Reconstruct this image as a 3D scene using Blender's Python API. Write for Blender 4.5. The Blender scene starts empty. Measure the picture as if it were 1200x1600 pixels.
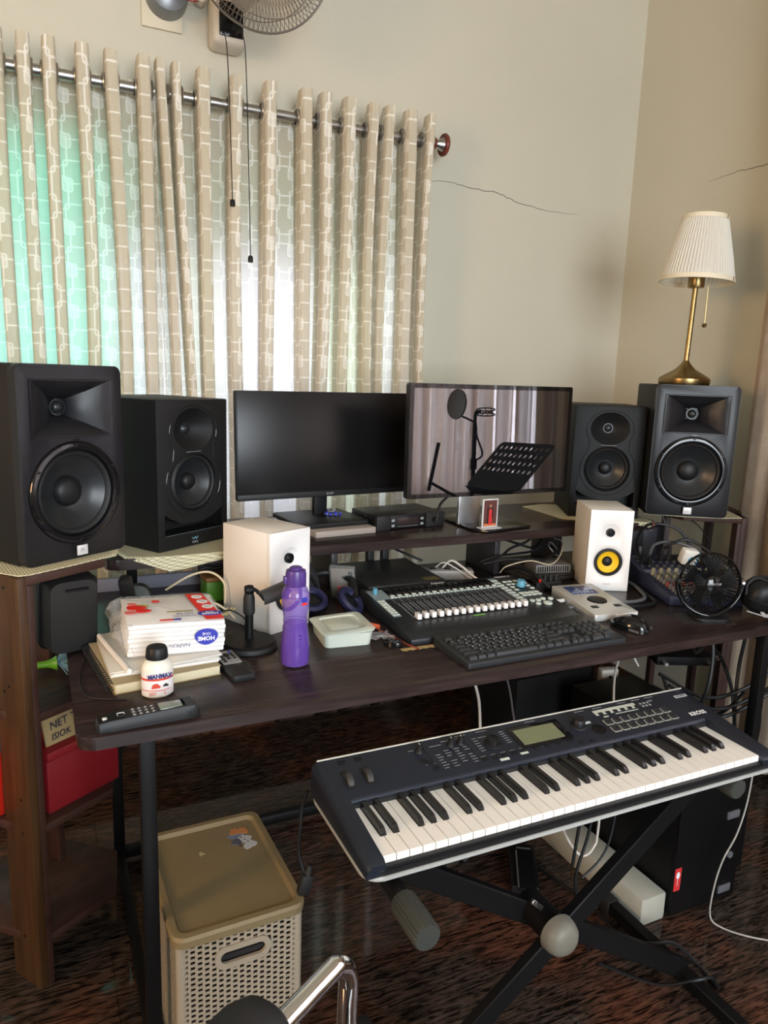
import bpy, bmesh, math, random
from mathutils import Matrix, Vector, Euler
random.seed(7)
PI = math.pi
C = bpy.context.scene.collection
sc = bpy.context.scene

# ------------------------------------------------------------------ camera
cd = bpy.data.cameras.new('camera')
cam = bpy.data.objects.new('camera', cd); C.objects.link(cam)
Rm = Matrix(((0.90625486, 0.04819622, -0.41997531),
             (-0.42138645, 0.18219102, -0.88839175),
             (0.0336986, 0.98208124, 0.18542073)))
cam.matrix_world = Matrix.Translation((0, 0, 1.381)) @ Rm.to_4x4()
cd.sensor_fit = 'AUTO'; cd.sensor_width = 36; cd.lens = 1153.7 / 1600 * 36
cd.clip_start = 0.05
sc.camera = cam
# ------------------------------------------------------------------ world, lights, exposure
sc.view_settings.view_transform = 'Standard'; sc.view_settings.look = 'None'
sc.view_settings.gamma = 1; sc.view_settings.use_curve_mapping = False
sc.view_settings.exposure = 0.56
w = bpy.data.worlds.new('sky'); sc.world = w; w.use_nodes = True
w.node_tree.nodes['Background'].inputs[0].default_value = (0.75, 0.88, 1.0, 1)
w.node_tree.nodes['Background'].inputs[1].default_value = 1.2

def area(name, loc, target, sx, sy, col, power, spread=PI):
    l = bpy.data.lights.new(name, 'AREA'); l.shape = 'RECTANGLE'; l.size = sx; l.size_y = sy
    l.color = col; l.energy = power; l.spread = spread
    o = bpy.data.objects.new(name, l); C.objects.link(o); o.location = loc
    d = Vector(target) - Vector(loc)
    o.rotation_euler = d.to_track_quat('-Z', 'Y').to_euler()
    return o
# daylight outside the curtained window behind the desk, outside the curtained window on the right wall,
# and the warm light coming through the opening of the left wall
area('window_daylight_back', (0.45, 3.05, 1.35), (0.45, 2.6, 1.35), 2.4, 1.5, (0.86, 0.88, 1.0), 22)
area('window_daylight_right', (2.95, -0.35, 1.5), (2.4, -0.35, 1.5), 2.1, 1.6, (0.84, 0.92, 1.0), 320)
area('doorway_daylight_left', (-3.0, 0.0, 1.75), (2.4, 1.9, 1.6), 0.75, 1.0, (1.0, 0.56, 0.24), 44)
area('front_fill_light', (0.3, -3.1, 1.7), (0.5, 2.0, 1.0), 2.0, 2.0, (0.88, 0.94, 1.0), 140)  # fill light added behind the camera to brighten the faces turned to it

# ------------------------------------------------------------------ materials
MATS = {}
def mat(name, col, rough=0.5, metal=0.0, spec=0.5, bump=None, noise=None, coat=0.0, trans=0.0, ior=1.45, alpha=1.0, sheen=0.0, emit=None):
    if name in MATS: return MATS[name]
    m = bpy.data.materials.new(name); m.use_nodes = True; MATS[name] = m
    nt = m.node_tree; b = nt.nodes['Principled BSDF']
    b.inputs['Base Color'].default_value = (*col, 1); b.inputs['Roughness'].default_value = rough
    b.inputs['Metallic'].default_value = metal; b.inputs['Specular IOR Level'].default_value = spec
    b.inputs['Coat Weight'].default_value = coat; b.inputs['Transmission Weight'].default_value = trans
    b.inputs['IOR'].default_value = ior; b.inputs['Alpha'].default_value = alpha
    if emit: b.inputs['Emission Color'].default_value = (*emit[0], 1); b.inputs['Emission Strength'].default_value = emit[1]
    tc = nt.nodes.new('ShaderNodeTexCoord')
    if noise:   # (scale, amount)
        n = nt.nodes.new('ShaderNodeTexNoise'); n.inputs['Scale'].default_value = noise[0]; n.inputs['Detail'].default_value = 4
        nt.links.new(tc.outputs['Object'], n.inputs['Vector'])
        mr = nt.nodes.new('ShaderNodeMapRange'); mr.inputs['To Min'].default_value = 1 - noise[1]; mr.inputs['To Max'].default_value = 1 + noise[1]
        mr.inputs['From Min'].default_value = 0.3; mr.inputs['From Max'].default_value = 0.7
        nt.links.new(n.outputs['Fac'], mr.inputs['Value'])
        mx = nt.nodes.new('ShaderNodeVectorMath'); mx.operation = 'SCALE'; mx.inputs[0].default_value = col
        nt.links.new(mr.outputs[0], mx.inputs['Scale']); nt.links.new(mx.outputs[0], b.inputs['Base Color'])
    if bump:    # (scale, strength)
        n = nt.nodes.new('ShaderNodeTexNoise'); n.inputs['Scale'].default_value = bump[0]; n.inputs['Detail'].default_value = 3
        nt.links.new(tc.outputs['Object'], n.inputs['Vector'])
        bp = nt.nodes.new('ShaderNodeBump'); bp.inputs['Strength'].default_value = bump[1]; bp.inputs['Distance'].default_value = 0.002
        nt.links.new(n.outputs['Fac'], bp.inputs['Height']); nt.links.new(bp.outputs[0], b.inputs['Normal'])
    return m

def ramp(nt, stops):
    r = nt.nodes.new('ShaderNodeValToRGB'); e = r.color_ramp.elements
    while len(e) < len(stops): e.new(0.5)
    for el, (p, c) in zip(e, stops): el.position = p; el.color = (*c, 1)
    return r
def streak_mat(name, stops, scale, rough, nscale=3.0, distort=1.0, coat=0.0, coords='Object', stops2=None, roughness_tex=False):
    m = bpy.data.materials.new(name); m.use_nodes = True; MATS[name] = m
    nt = m.node_tree; b = nt.nodes['Principled BSDF']; b.inputs['Roughness'].default_value = rough
    b.inputs['Coat Weight'].default_value = coat; b.inputs['Specular IOR Level'].default_value = 0.36
    tc = nt.nodes.new('ShaderNodeTexCoord'); mp = nt.nodes.new('ShaderNodeMapping'); mp.inputs['Scale'].default_value = scale
    n = nt.nodes.new('ShaderNodeTexNoise'); n.inputs['Scale'].default_value = nscale; n.inputs['Detail'].default_value = 6
    n.inputs['Roughness'].default_value = 0.62; n.inputs['Distortion'].default_value = distort
    r = ramp(nt, stops)
    nt.links.new(tc.outputs[coords], mp.inputs[0]); nt.links.new(mp.outputs[0], n.inputs['Vector'])
    nt.links.new(n.outputs['Fac'], r.inputs[0])
    if stops2:
        n2 = nt.nodes.new('ShaderNodeTexNoise'); n2.inputs['Scale'].default_value = 3.2; n2.inputs['Detail'].default_value = 3
        nt.links.new(tc.outputs[coords], n2.inputs['Vector'])
        r2 = ramp(nt, stops2); nt.links.new(n2.outputs['Fac'], r2.inputs[0])
        mx = nt.nodes.new('ShaderNodeMix'); mx.data_type = 'RGBA'; mx.blend_type = 'MULTIPLY'; mx.inputs[0].default_value = 1
        nt.links.new(r.outputs[0], mx.inputs[6]); nt.links.new(r2.outputs[0], mx.inputs[7])
        nt.links.new(mx.outputs[2], b.inputs['Base Color'])
    else: nt.links.new(r.outputs[0], b.inputs['Base Color'])
    return m

BLK = mat('black_plastic', (0.008, 0.0085, 0.0095), 0.42, spec=.35, bump=(900, 0.15))
BLK2 = mat('black_vinyl_cabinet', (0.009, 0.009, 0.009), 0.55, spec=.3, bump=(1200, 0.2))
BAF = mat('charcoal_baffle', (0.010, 0.010, 0.012), 0.38, spec=.4)
GLS = mat('gloss_black', (0.006, 0.006, 0.007), 0.08)
CONE = mat('speaker_cone', (0.012, 0.014, 0.016), 0.33)
RUB = mat('black_rubber', (0.010, 0.010, 0.010), 0.6)
STL = mat('black_steel', (0.005, 0.005, 0.0055), 0.45, spec=.22, bump=(60, 0.05))
SCR = mat('matte_screen', (0.006, 0.0055, 0.006), 0.30, spec=.4)
GSC = mat('glossy_screen', (0.004, 0.004, 0.005), 0.015, spec=1.0, ior=1.75)
WHT = mat('white_matte', (0.80, 0.78, 0.76), 0.4)
WHV = mat('white_vinyl', (0.78, 0.74, 0.68), 0.45)
YEL = mat('yellow_cone', (0.85, 0.52, 0.015), 0.45)
CHR = mat('chrome', (0.8, 0.8, 0.8), 0.08, 1.0)
SLV = mat('silver', (0.62, 0.62, 0.62), 0.3, 0.9)
STS = mat('brushed_steel', (0.42, 0.41, 0.40), 0.28, 1.0)
BRS = mat('antique_brass', (0.30, 0.21, 0.09), 0.3, 1.0, noise=(30, .15))
INK = mat('white_print', (0.75, 0.76, 0.76), 0.5)
GRY = mat('grey_print', (0.30, 0.31, 0.32), 0.5)
BLU = mat('blue_print', (0.03, 0.04, 0.38), 0.4)
RED = mat('red_print', (0.75, 0.03, 0.02), 0.4)
TEAL = mat('blue_knob', (0.09, 0.30, 0.42), 0.4)
WCB = mat('white_cable', (0.70, 0.68, 0.63), 0.45)
CRC = mat('cream_cable', (0.62, 0.52, 0.36), 0.5)
BTN = mat('pale_button', (0.55, 0.62, 0.56), 0.5)
KORG = mat('synth_navy', (0.011, 0.015, 0.025), 0.38, metal=0.1)
IVO = mat('ivory_key', (0.83, 0.80, 0.74), 0.22)
EBO = mat('black_key', (0.012, 0.012, 0.013), 0.25)
LCD = mat('lcd', (0.16, 0.18, 0.10), 0.25)
PAPER = mat('paper', (0.78, 0.76, 0.72), 0.7)
CLR = mat('clear_plastic', (0.6, 0.62, 0.6), 0.12, trans=0.0, alpha=0.18)
FRO = mat('frosted_plastic', (0.70, 0.76, 0.66), 0.35, alpha=0.72)
KHA = mat('khaki_plastic', (0.215, 0.165, 0.085), 0.5, noise=(6, .06))
BEI = mat('beige_plastic', (0.33, 0.285, 0.215), 0.5)
MATC = mat('cream_mat', (0.62, 0.58, 0.40), 0.8, bump=(300, .6))
GRN = mat('green_plastic', (0.10, 0.28, 0.015), 0.4)
FOAM = mat('foam', (0.36, 0.355, 0.30), 0.8, bump=(80, .3))
PURP = None
WAL = streak_mat('dark_walnut_laminate', [(0.30, (0.013, 0.008, 0.0075)), (0.52, (0.027, 0.017, 0.016)), (0.72, (0.050, 0.033, 0.030))], (1.5, 22, 22), 0.27, 3, 0.3)
WED = mat('laminate_edge', (0.040, 0.030, 0.026), 0.35)
SHW = streak_mat('mahogany_shelf', [(0.30, (0.026, 0.009, 0.006)), (0.55, (0.045, 0.018, 0.012)), (0.75, (0.065, 0.030, 0.020))], (3, 18, 3), 0.52, 3, 0.4)
SHP = streak_mat('brown_plank', [(0.30, (0.035, 0.015, 0.005)), (0.55, (0.060, 0.027, 0.010)), (0.75, (0.080, 0.038, 0.014))], (22, 22, 1.5), 0.42, 3, 0.4)
GRANITE = streak_mat('brown_granite', [(0.36, (0.005, 0.004, 0.0035)), (0.45, (0.022, 0.015, 0.011)), (0.55, (0.062, 0.040, 0.029)), (0.70, (0.11, 0.070, 0.050))],
                     (6.0, 44, 8), 0.06, 3.0, 0.9, stops2=[(0.45, (0.80, 0.88, 0.95)), (0.62, (1.45, 0.95, 0.80))])
def wall_mat(name, col):
    return mat(name, col, 0.85, noise=(1.3, .035), bump=(55, .25))
WALL = wall_mat('cream_wall_paint', (0.56, 0.53, 0.43))

# ------------------------------------------------------------------ mesh helpers
def finish(bm, name, m, parent=None, loc=(0, 0, 0), rot=(0, 0, 0), smooth=40):
    bmesh.ops.recalc_face_normals(bm, faces=bm.faces[:])
    me = bpy.data.meshes.new(name); bm.to_mesh(me); bm.free()
    if m: me.materials.append(m)
    if smooth:
        me.shade_smooth(); me.set_sharp_from_angle(angle=math.radians(smooth))
    o = bpy.data.objects.new(name, me); C.objects.link(o)
    o.parent = parent; o.location = loc; o.rotation_euler = rot
    return o
def tag(o, label, cat, group=None, kind=None):
    o['label'] = label; o['category'] = cat
    if group: o['group'] = group
    if kind: o['kind'] = kind
    return o
def thing(name, label, cat, loc=(0, 0, 0), rz=0.0, group=None, rot=None):
    o = bpy.data.objects.new(name, None); C.objects.link(o); o.empty_display_size = 0.05
    o.location = loc; o.rotation_euler = rot or (0, 0, rz)
    return tag(o, label, cat, group)
def struct(o): o['kind'] = 'structure'; return o
def copy_tree(o, parent=None):
    c = o.copy(); C.objects.link(c); c.parent = parent
    for ch in list(o.children): copy_tree(ch, c)
    return c

def bbox(bm, x0, x1, y0, y1, z0, z1):
    vs = [bm.verts.new((x, y, z)) for z in (z0, z1) for y in (y0, y1) for x in (x0, x1)]
    for f in ((0, 2, 3, 1), (4, 5, 7, 6), (0, 1, 5, 4), (2, 6, 7, 3), (0, 4, 6, 2), (1, 3, 7, 5)):
        bm.faces.new([vs[i] for i in f])
    return vs
def bev(bm, r, seg=2, edges=None):
    if r: bmesh.ops.bevel(bm, geom=edges or bm.edges[:], offset=r, segments=seg, affect='EDGES', profile=0.5, clamp_overlap=True)
def box(parent, name, m, x, y, z, b=0.0, loc=(0, 0, 0), rot=(0, 0, 0), seg=2):
    bm = bmesh.new(); bbox(bm, *x, *y, *z); bev(bm, b, seg)
    return finish(bm, name, m, parent, loc, rot, 35)
def boxes(parent, name, m, lst, b=0.0, loc=(0, 0, 0), rot=(0, 0, 0)):
    bm = bmesh.new()
    for (x0, x1, y0, y1, z0, z1) in lst: bbox(bm, x0, x1, y0, y1, z0, z1)
    bev(bm, b, 1)
    return finish(bm, name, m, parent, loc, rot, 35)
def lathe_bm(prof, seg=40, sx=1.0, sy=1.0):
    bm = bmesh.new(); rings = []
    for (r, z) in prof:
        if r < 1e-6: rings.append([bm.verts.new((0, 0, z))])
        else: rings.append([bm.verts.new((r * sx * math.cos(2 * PI * k / seg), r * sy * math.sin(2 * PI * k / seg), z)) for k in range(seg)])
    for a, b in zip(rings, rings[1:]):
        for k in range(seg):
            k2 = (k + 1) % seg
            if len(a) == 1 and len(b) == 1: continue
            if len(a) == 1: bm.faces.new((a[0], b[k], b[k2]))
            elif len(b) == 1: bm.faces.new((a[k], b[0], a[k2]))
            else: bm.faces.new((a[k], b[k], b[k2], a[k2]))
    return bm
def lathe(parent, name, m, prof, seg=40, loc=(0, 0, 0), rot=(0, 0, 0), smooth=40, sx=1, sy=1):
    return finish(lathe_bm(prof, seg, sx, sy), name, m, parent, loc, rot, smooth)
def poly_smooth(pts, n=8):
    P = [Vector(p) for p in pts]
    if len(P) < 3: return P
    Q = [P[0] * 2 - P[1]] + P + [P[-1] * 2 - P[-2]]; out = []
    for i in range(1, len(Q) - 2):
        a, b, c, d = Q[i - 1:i + 3]
        for k in range(n):
            t = k / n
            out.append(0.5 * ((2 * b) + (c - a) * t + (2 * a - 5 * b + 4 * c - d) * t * t + (3 * b - a - 3 * c + d) * t ** 3))
    out.append(P[-1]); return out
def tube_into(bm, pts, r, seg=8, closed=False, cap=True):
    rings = []; n = len(pts); up = None
    for i, p in enumerate(pts):
        a = pts[(i - 1) % n] if (closed or i > 0) else p; b = pts[(i + 1) % n] if (closed or i < n - 1) else p
        t = (b - a)
        if t.length < 1e-9: t = Vector((0, 0, 1))
        t.normalize()
        if up is None: up = Vector((0, 0, 1)) if abs(t.z) < .9 else Vector((1, 0, 0))
        s = t.cross(up)
        if s.length < 1e-4: s = t.orthogonal()
        s.normalize(); up = s.cross(t)
        rr = r[i] if isinstance(r, (list, tuple)) else r
        rings.append([bm.verts.new(p + (s * math.cos(2 * PI * k / seg) + up * math.sin(2 * PI * k / seg)) * rr) for k in range(seg)])
    for i in range(n if closed else n - 1):
        a, b = rings[i], rings[(i + 1) % n]
        for k in range(seg): bm.faces.new((a[k], a[(k + 1) % seg], b[(k + 1) % seg], b[k]))
    if cap and not closed: bm.faces.new(rings[0][::-1]); bm.faces.new(rings[-1])
def tube(parent, name, m, pts, r, seg=8, smooth=True, closed=False, loc=(0, 0, 0), rot=(0, 0, 0), n=8):
    bm = bmesh.new(); P = poly_smooth(pts, n) if smooth else [Vector(p) for p in pts]
    if closed and smooth: P = P[:-1]
    tube_into(bm, P, r, seg, closed); return finish(bm, name, m, parent, loc, rot, 50)
def prism_bm(poly, z0, z1):
    bm = bmesh.new(); a = [bm.verts.new((x, y, z0)) for x, y in poly]; b = [bm.verts.new((x, y, z1)) for x, y in poly]
    bm.faces.new(a[::-1]); bm.faces.new(b); n = len(poly)
    for i in range(n): bm.faces.new((a[i], a[(i + 1) % n], b[(i + 1) % n], b[i]))
    return bm
def prism(parent, name, m, poly, z0, z1, b=0.0, loc=(0, 0, 0), rot=(0, 0, 0), smooth=35):
    bm = prism_bm(poly, z0, z1); bev(bm, b, 2); return finish(bm, name, m, parent, loc, rot, smooth)
def rrect(w, h, r, n=6, cx=0, cy=0):
    out = []
    for (sx, sy, a0) in ((1, 1, 0), (-1, 1, PI / 2), (-1, -1, PI), (1, -1, 1.5 * PI)):
        for k in range(n + 1):
            a = a0 + PI / 2 * k / n; out.append((cx + sx * (w / 2 - r) + r * math.cos(a), cy + sy * (h / 2 - r) + r * math.sin(a)))
    return out
def loft_bm(loops, cap=(True, True)):
    bm = bmesh.new(); R = [[bm.verts.new(p) for p in L] for L in loops]; n = len(R[0])
    for a, b in zip(R, R[1:]):
        for k in range(n): bm.faces.new((a[k], a[(k + 1) % n], b[(k + 1) % n], b[k]))
    if cap[0]: bm.faces.new(R[0][::-1])
    if cap[1]: bm.faces.new(R[-1])
    return bm
def loft(parent, name, m, loops, loc=(0, 0, 0), rot=(0, 0, 0), smooth=40, cap=(True, True)):
    return finish(loft_bm(loops, cap), name, m, parent, loc, rot, smooth)
def cut(o, cutters, smooth=40):
    """carve recesses and holes into a mesh; the result stays one plain mesh"""
    tmp = []
    for bm in cutters:
        bmesh.ops.recalc_face_normals(bm, faces=bm.faces[:])
        me = bpy.data.meshes.new('cutter'); bm.to_mesh(me); bm.free()
        c = bpy.data.objects.new('cutter', me); C.objects.link(c); c.matrix_world = Matrix.Identity(4); tmp.append(c)
        md = o.modifiers.new('b', 'BOOLEAN'); md.object = c; md.operation = 'DIFFERENCE'; md.solver = 'EXACT'
    par, loc, rot = o.parent, o.location.copy(), o.rotation_euler.copy()
    o.parent = None; o.location = (0, 0, 0); o.rotation_euler = (0, 0, 0)
    bpy.context.view_layer.update()
    me = bpy.data.meshes.new_from_object(o.evaluated_get(bpy.context.evaluated_depsgraph_get()))
    o.modifiers.clear(); old = o.data; nm = old.name; o.data = me; bpy.data.meshes.remove(old); me.name = nm
    me.shade_smooth(); me.set_sharp_from_angle(angle=math.radians(smooth))
    o.parent = par; o.location = loc; o.rotation_euler = rot
    for c in tmp: me2 = c.data; bpy.data.objects.remove(c); bpy.data.meshes.remove(me2)
    return o
def xf(bm, M): bmesh.ops.transform(bm, matrix=M, verts=bm.verts[:]); return bm
def T3(x, y, z): return Matrix.Translation((x, y, z))
FACE = (PI / 2, 0, 0)          # turns +z towards the viewer (-y)
MF = Matrix.Rotation(PI / 2, 4, 'X')
def text(parent, name, m, s, size, loc, rot=(0, 0, 0), ext=0.0003, align='CENTER', xs=1.0, shear=0.0, off=0.0):
    cu = bpy.data.curves.new(name, 'FONT'); cu.body = s; cu.size = size; cu.extrude = ext; cu.align_x = align; cu.align_y = 'CENTER'
    cu.shear = shear; cu.resolution_u = 2; cu.offset = off
    t = bpy.data.objects.new(name, cu); C.objects.link(t); bpy.context.view_layer.update()
    me = bpy.data.meshes.new_from_object(t.evaluated_get(bpy.context.evaluated_depsgraph_get()))
    bpy.data.objects.remove(t); bpy.data.curves.remove(cu)
    me.materials.clear(); me.materials.append(m)
    for v in me.vertices: v.co.x *= xs
    o = bpy.data.objects.new(name, me); C.objects.link(o); o.parent = parent; o.location = loc; o.rotation_euler = rot
    return o
def cable(name, label, m, pts, r=0.003, cat='cable', seg=6, group=None):
    return tag(tube(None, name, m, pts, r, seg), label, cat, group)

# ================================================================== SETTING
WY, WX, WL, WF, H = 2.65, 2.39, -2.6, -2.6, 3.1
# floor: granite slabs with tight joints over a screed
fl = struct(box(None, 'floor', mat('floor_screed', (0.01, 0.008, 0.007), 0.6), (WL, WX), (WF, WY), (-0.05, -0.012)))
slab = None
for i in range(6):
    for j in range(6):
        x0 = WL + i * 0.9; x1 = min(x0 + 0.9, WX); y0 = WF + j * 0.9; y1 = min(y0 + 0.9, WY)
        if x1 - x0 < .05 or y1 - y0 < .05: continue
        o = box(fl, 'floor_slab', GRANITE, (x0 + .0007, x1 - .0007), (y0 + .0007, y1 - .0007), (-0.012, 0.0))
def wall_with_hole(name, axis, pos, a0, a1, hole, thick=0.16):
    """axis 'x': wall in the plane y=pos spanning x; axis 'y': plane x=pos spanning y. hole = (a,b,z0,z1)"""
    ha, hb, z0, z1 = hole
    s = [(a0, ha, 0, H), (hb, a1, 0, H), (ha, hb, 0, z0), (ha, hb, z1, H)]
    L = []
    for (p, q, r0, r1) in s:
        if r1 - r0 < 1e-3: continue
        L.append((p, q, pos[0], pos[1], r0, r1) if axis == 'x' else (pos[0], pos[1], p, q, r0, r1))
    return struct(boxes(None, name, WALL, L))
wb = wall_with_hole('wall_back', 'x', (WY, WY + .16), WL, WX + .16, (-0.75, 1.30, 0.82, 2.06))
wr = wall_with_hole('wall_right', 'y', (WX, WX + .16), WF, WY, (-1.35, 0.75, 0.75, 2.2))
wl = wall_with_hole('wall_left', 'y', (WL - .16, WL), WF, WY + .16, (-0.55, 0.55, 0.9, 2.4))
wf = wall_with_hole('wall_front', 'x', (WF - .16, WF), WL, WX + .16, (-0.8, 1.3, 0.0, 2.7))  # opening shaped to let the added fill light in
struct(box(None, 'ceiling', mat('ceiling_paint', (0.62, 0.58, 0.48), 0.9), (WL - .16, WX + .16), (WF - .16, WY + .16), (H, H + .1)))
# cracks in the plaster
CRK = mat('crack', (0.06, 0.05, 0.04), 0.9)
def crack(parent, pts, r):
    P = []
    for a, b in zip(pts, pts[1:]):
        for k in range(6):
            t = k / 6; P.append(Vector(a).lerp(Vector(b), t) + Vector((0, 0, random.uniform(-.003, .003))))
    P.append(Vector(pts[-1]))
    n = len(P); rr = [r * (0.25 + 0.75 * math.sin(PI * min(1, (k + 1) / n * 1.0))) for k in range(n)]
    bm = bmesh.new(); tube_into(bm, P, rr, 5); return finish(bm, 'crack', CRK, parent)
crack(wb, [(1.349, WY, 2.100), (1.48, WY, 2.112), (1.60, WY, 2.100), (1.70, WY, 2.098), (1.80, WY, 2.075), (1.95, WY, 2.058), (2.12, WY, 2.065)], .0013)
crack(wr, [(WX, 2.24, 2.145), (WX, 2.10, 2.155), (WX, 2.0, 2.150), (WX, 1.90, 2.165), (WX, 1.80, 2.15), (WX, 1.60, 2.16)], .0013)

# ---- windows: frame, mullions, panes; pane tints are invented to colour the curtain's glow
def pane_mat(name, col, strength=1.0):
    m = bpy.data.materials.new(name); m.use_nodes = True; nt = m.node_tree; nt.nodes.clear()
    out = nt.nodes.new('ShaderNodeOutputMaterial'); tr = nt.nodes.new('ShaderNodeBsdfTransparent'); tr.inputs[0].default_value = (*col, 1)
    gl = nt.nodes.new('ShaderNodeBsdfGlossy'); gl.inputs['Roughness'].default_value = .05
    mx = nt.nodes.new('ShaderNodeMixShader'); mx.inputs[0].default_value = .06
    nt.links.new(tr.outputs[0], mx.inputs[1]); nt.links.new(gl.outputs[0], mx.inputs[2]); nt.links.new(mx.outputs[0], out.inputs[0]); return m
PN_TEAL = pane_mat('teal_glow_tint', (0.36, 0.92, 0.76)); PN_CLR = pane_mat('clear_glass', (0.92, 0.92, 0.97)); PN_GRN = pane_mat('green_glow_tint', (0.82, 0.92, 0.72))
PN_GD = pane_mat('dim_glow_tint', (0.30, 0.36, 0.28)); PN_TD = pane_mat('dim_teal_glow_tint', (0.16, 0.42, 0.34)); PN_PT = pane_mat('pale_teal_glow_tint', (0.58, 0.93, 0.85))
FRM = mat('window_frame_paint', (0.35, 0.33, 0.30), 0.5)
w1 = struct(bpy.data.objects.new('window_1', None)); C.objects.link(w1); w1.location = (-0.75, WY + .1, 0.82)
xs = [0, 0.55, 0.86, 1.00, 1.22, 1.32, 1.72, 1.90, 2.05]
low = [PN_PT, PN_PT, PN_TEAL, PN_CLR, PN_GRN, PN_CLR, PN_GRN, PN_CLR]
upp = [PN_TD, PN_TEAL, PN_TEAL, PN_GD, PN_GD, PN_GD, PN_GD, PN_GD]  # dimmer light at the window top is put into these darker panes
box(w1, 'window_frame', FRM, (0, 2.05), (-.03, .03), (0, .04)); box(w1, 'window_frame', FRM, (0, 2.05), (-.03, .03), (1.20, 1.24))
box(w1, 'window_frame', FRM, (0, 2.05), (-.03, .03), (0.93, 0.96))
for x in xs: box(w1, 'mullion', FRM, (max(0, x - .012), min(2.05, x + .012)), (-.03, .03), (0.04, 1.20))
for k in range(8):
    box(w1, 'pane', low[k], (xs[k] + .012, xs[k + 1] - .012), (-.002, .002), (0.04, 0.93))
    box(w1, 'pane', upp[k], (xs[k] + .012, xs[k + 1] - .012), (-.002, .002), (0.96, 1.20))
w2 = struct(bpy.data.objects.new('window_2', None)); C.objects.link(w2); w2.location = (WX + .1, -1.35, 0.75)
for z in ((0, .04), (1.41, 1.45)): box(w2, 'window_frame', FRM, (-.03, .03), (0, 2.1), z)
for k in range(5): box(w2, 'mullion', FRM, (-.03, .03), (max(0, k * .525 - .02), min(2.1, k * .525 + .02)), (.04, 1.41))
for k in range(4): box(w2, 'pane', PN_CLR, (-.002, .002), (k * .525 + .02, k * .525 + .505), (.04, 1.41))
# skirting of both walls in view; back one raised to darken the floor's reflection
for nm, x, y in (('baseboard_back', (WL, WX), (WY - .012, WY)), ('baseboard_right', (WX - .012, WX), (WF, WY - .012))):
    struct(box(None, nm, GRANITE, x, y, (0, .28 if nm.endswith('back') else .08)))

# ---- curtain cloth
def cloth_mat(name, base, line, trans, see, tint):
    m = bpy.data.materials.new(name); m.use_nodes = True; nt = m.node_tree; nt.nodes.clear(); L = nt.links
    N = lambda t: nt.nodes.new(t)
    def mth(op, a, b=None, c=None):
        n = N('ShaderNodeMath'); n.operation = op
        for i, v in enumerate((a, b, c)):
            if v is None: continue
            if isinstance(v, (int, float)): n.inputs[i].default_value = v
            else: L.new(v, n.inputs[i])
        return n.outputs[0]
    uv = N('ShaderNodeUVMap'); sp = N('ShaderNodeSeparateXYZ'); ms = N('ShaderNodeVectorMath'); ms.operation = 'SCALE'; ms.inputs['Scale'].default_value = 1.35; L.new(uv.outputs[0], ms.inputs[0]); L.new(ms.outputs[0], sp.inputs[0])
    U, V = sp.outputs[0], sp.outputs[1]
    def cell(px, py, ox, oy, hw, hh, rad, lw):
        fx = mth('SUBTRACT', mth('FRACT', mth('ADD', mth('DIVIDE', U, px), ox)), .5)
        fy = mth('SUBTRACT', mth('FRACT', mth('ADD', mth('DIVIDE', V, py), oy)), .5)
        ax = mth('SUBTRACT', mth('MULTIPLY', mth('ABSOLUTE', fx), px), hw - rad)
        ay = mth('SUBTRACT', mth('MULTIPLY', mth('ABSOLUTE', fy), py), hh - rad)
        mx_, my_ = mth('MAXIMUM', ax, 0), mth('MAXIMUM', ay, 0)
        d = mth('SUBTRACT', mth('SQRT', mth('ADD', mth('MULTIPLY', mx_, mx_), mth('MULTIPLY', my_, my_))), rad)
        edge = mth('LESS_THAN', mth('ABSOLUTE', d), lw)
        inner = mth('LESS_THAN', d, -lw)
        return edge, inner
    e1, i1 = cell(.150, .170, 0, 0, .052, .044, .012, .0035)
    e2, i2 = cell(.150, .170, .5, .5, .036, .064, .012, .0035)
    e3, i3 = cell(.150, .170, .27, .30, .018, .026, .009, .0030)
    lines = mth('MAXIMUM', mth('MAXIMUM', e1, e2), e3)
    fill = i3
    wv = N('ShaderNodeTexNoise'); wv.inputs['Scale'].default_value = 1.0; wv.inputs['Detail'].default_value = 2
    mp = N('ShaderNodeMapping'); mp.inputs['Scale'].default_value = (40, 420, 1); L.new(uv.outputs[0], mp.inputs[0]); L.new(mp.outputs[0], wv.inputs[0])
    mixc = N('ShaderNodeMix'); mixc.data_type = 'RGBA'; mixc.inputs[6].default_value = (*base, 1); mixc.inputs[7].default_value = (*line, 1)
    L.new(mth('MAXIMUM', lines, mth('MULTIPLY', fill, .6)), mixc.inputs[0])
    sc_ = N('ShaderNodeVectorMath'); sc_.operation = 'SCALE'; L.new(mixc.outputs[2], sc_.inputs[0])
    L.new(mth('ADD', .82, mth('MULTIPLY', wv.outputs[0], .36)), sc_.inputs['Scale'])
    df = N('ShaderNodeBsdfDiffuse'); tl = N('ShaderNodeBsdfTranslucent'); tp = N('ShaderNodeBsdfTransparent')
    L.new(sc_.outputs[0], df.inputs[0]); tl.inputs[0].default_value = (*tint, 1)
    m1 = N('ShaderNodeMixShader'); L.new(mth('SUBTRACT', trans, mth('MULTIPLY', lines, trans * .15)), m1.inputs[0])
    L.new(df.outputs[0], m1.inputs[1]); L.new(tl.outputs[0], m1.inputs[2])
    m2 = N('ShaderNodeMixShader'); m2.inputs[0].default_value = see; L.new(m1.outputs[0], m2.inputs[1]); L.new(tp.outputs[0], m2.inputs[2])
    tp.inputs[0].default_value = (1, 1, 1, 1)
    out = N('ShaderNodeOutputMaterial'); L.new(m2.outputs[0], out.inputs[0]); return m
CLOTH = cloth_mat('curtain_cloth', (0.64, 0.57, 0.43), (0.95, 0.92, 0.82), .34, .03, (0.95, 0.94, 0.92))
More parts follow.
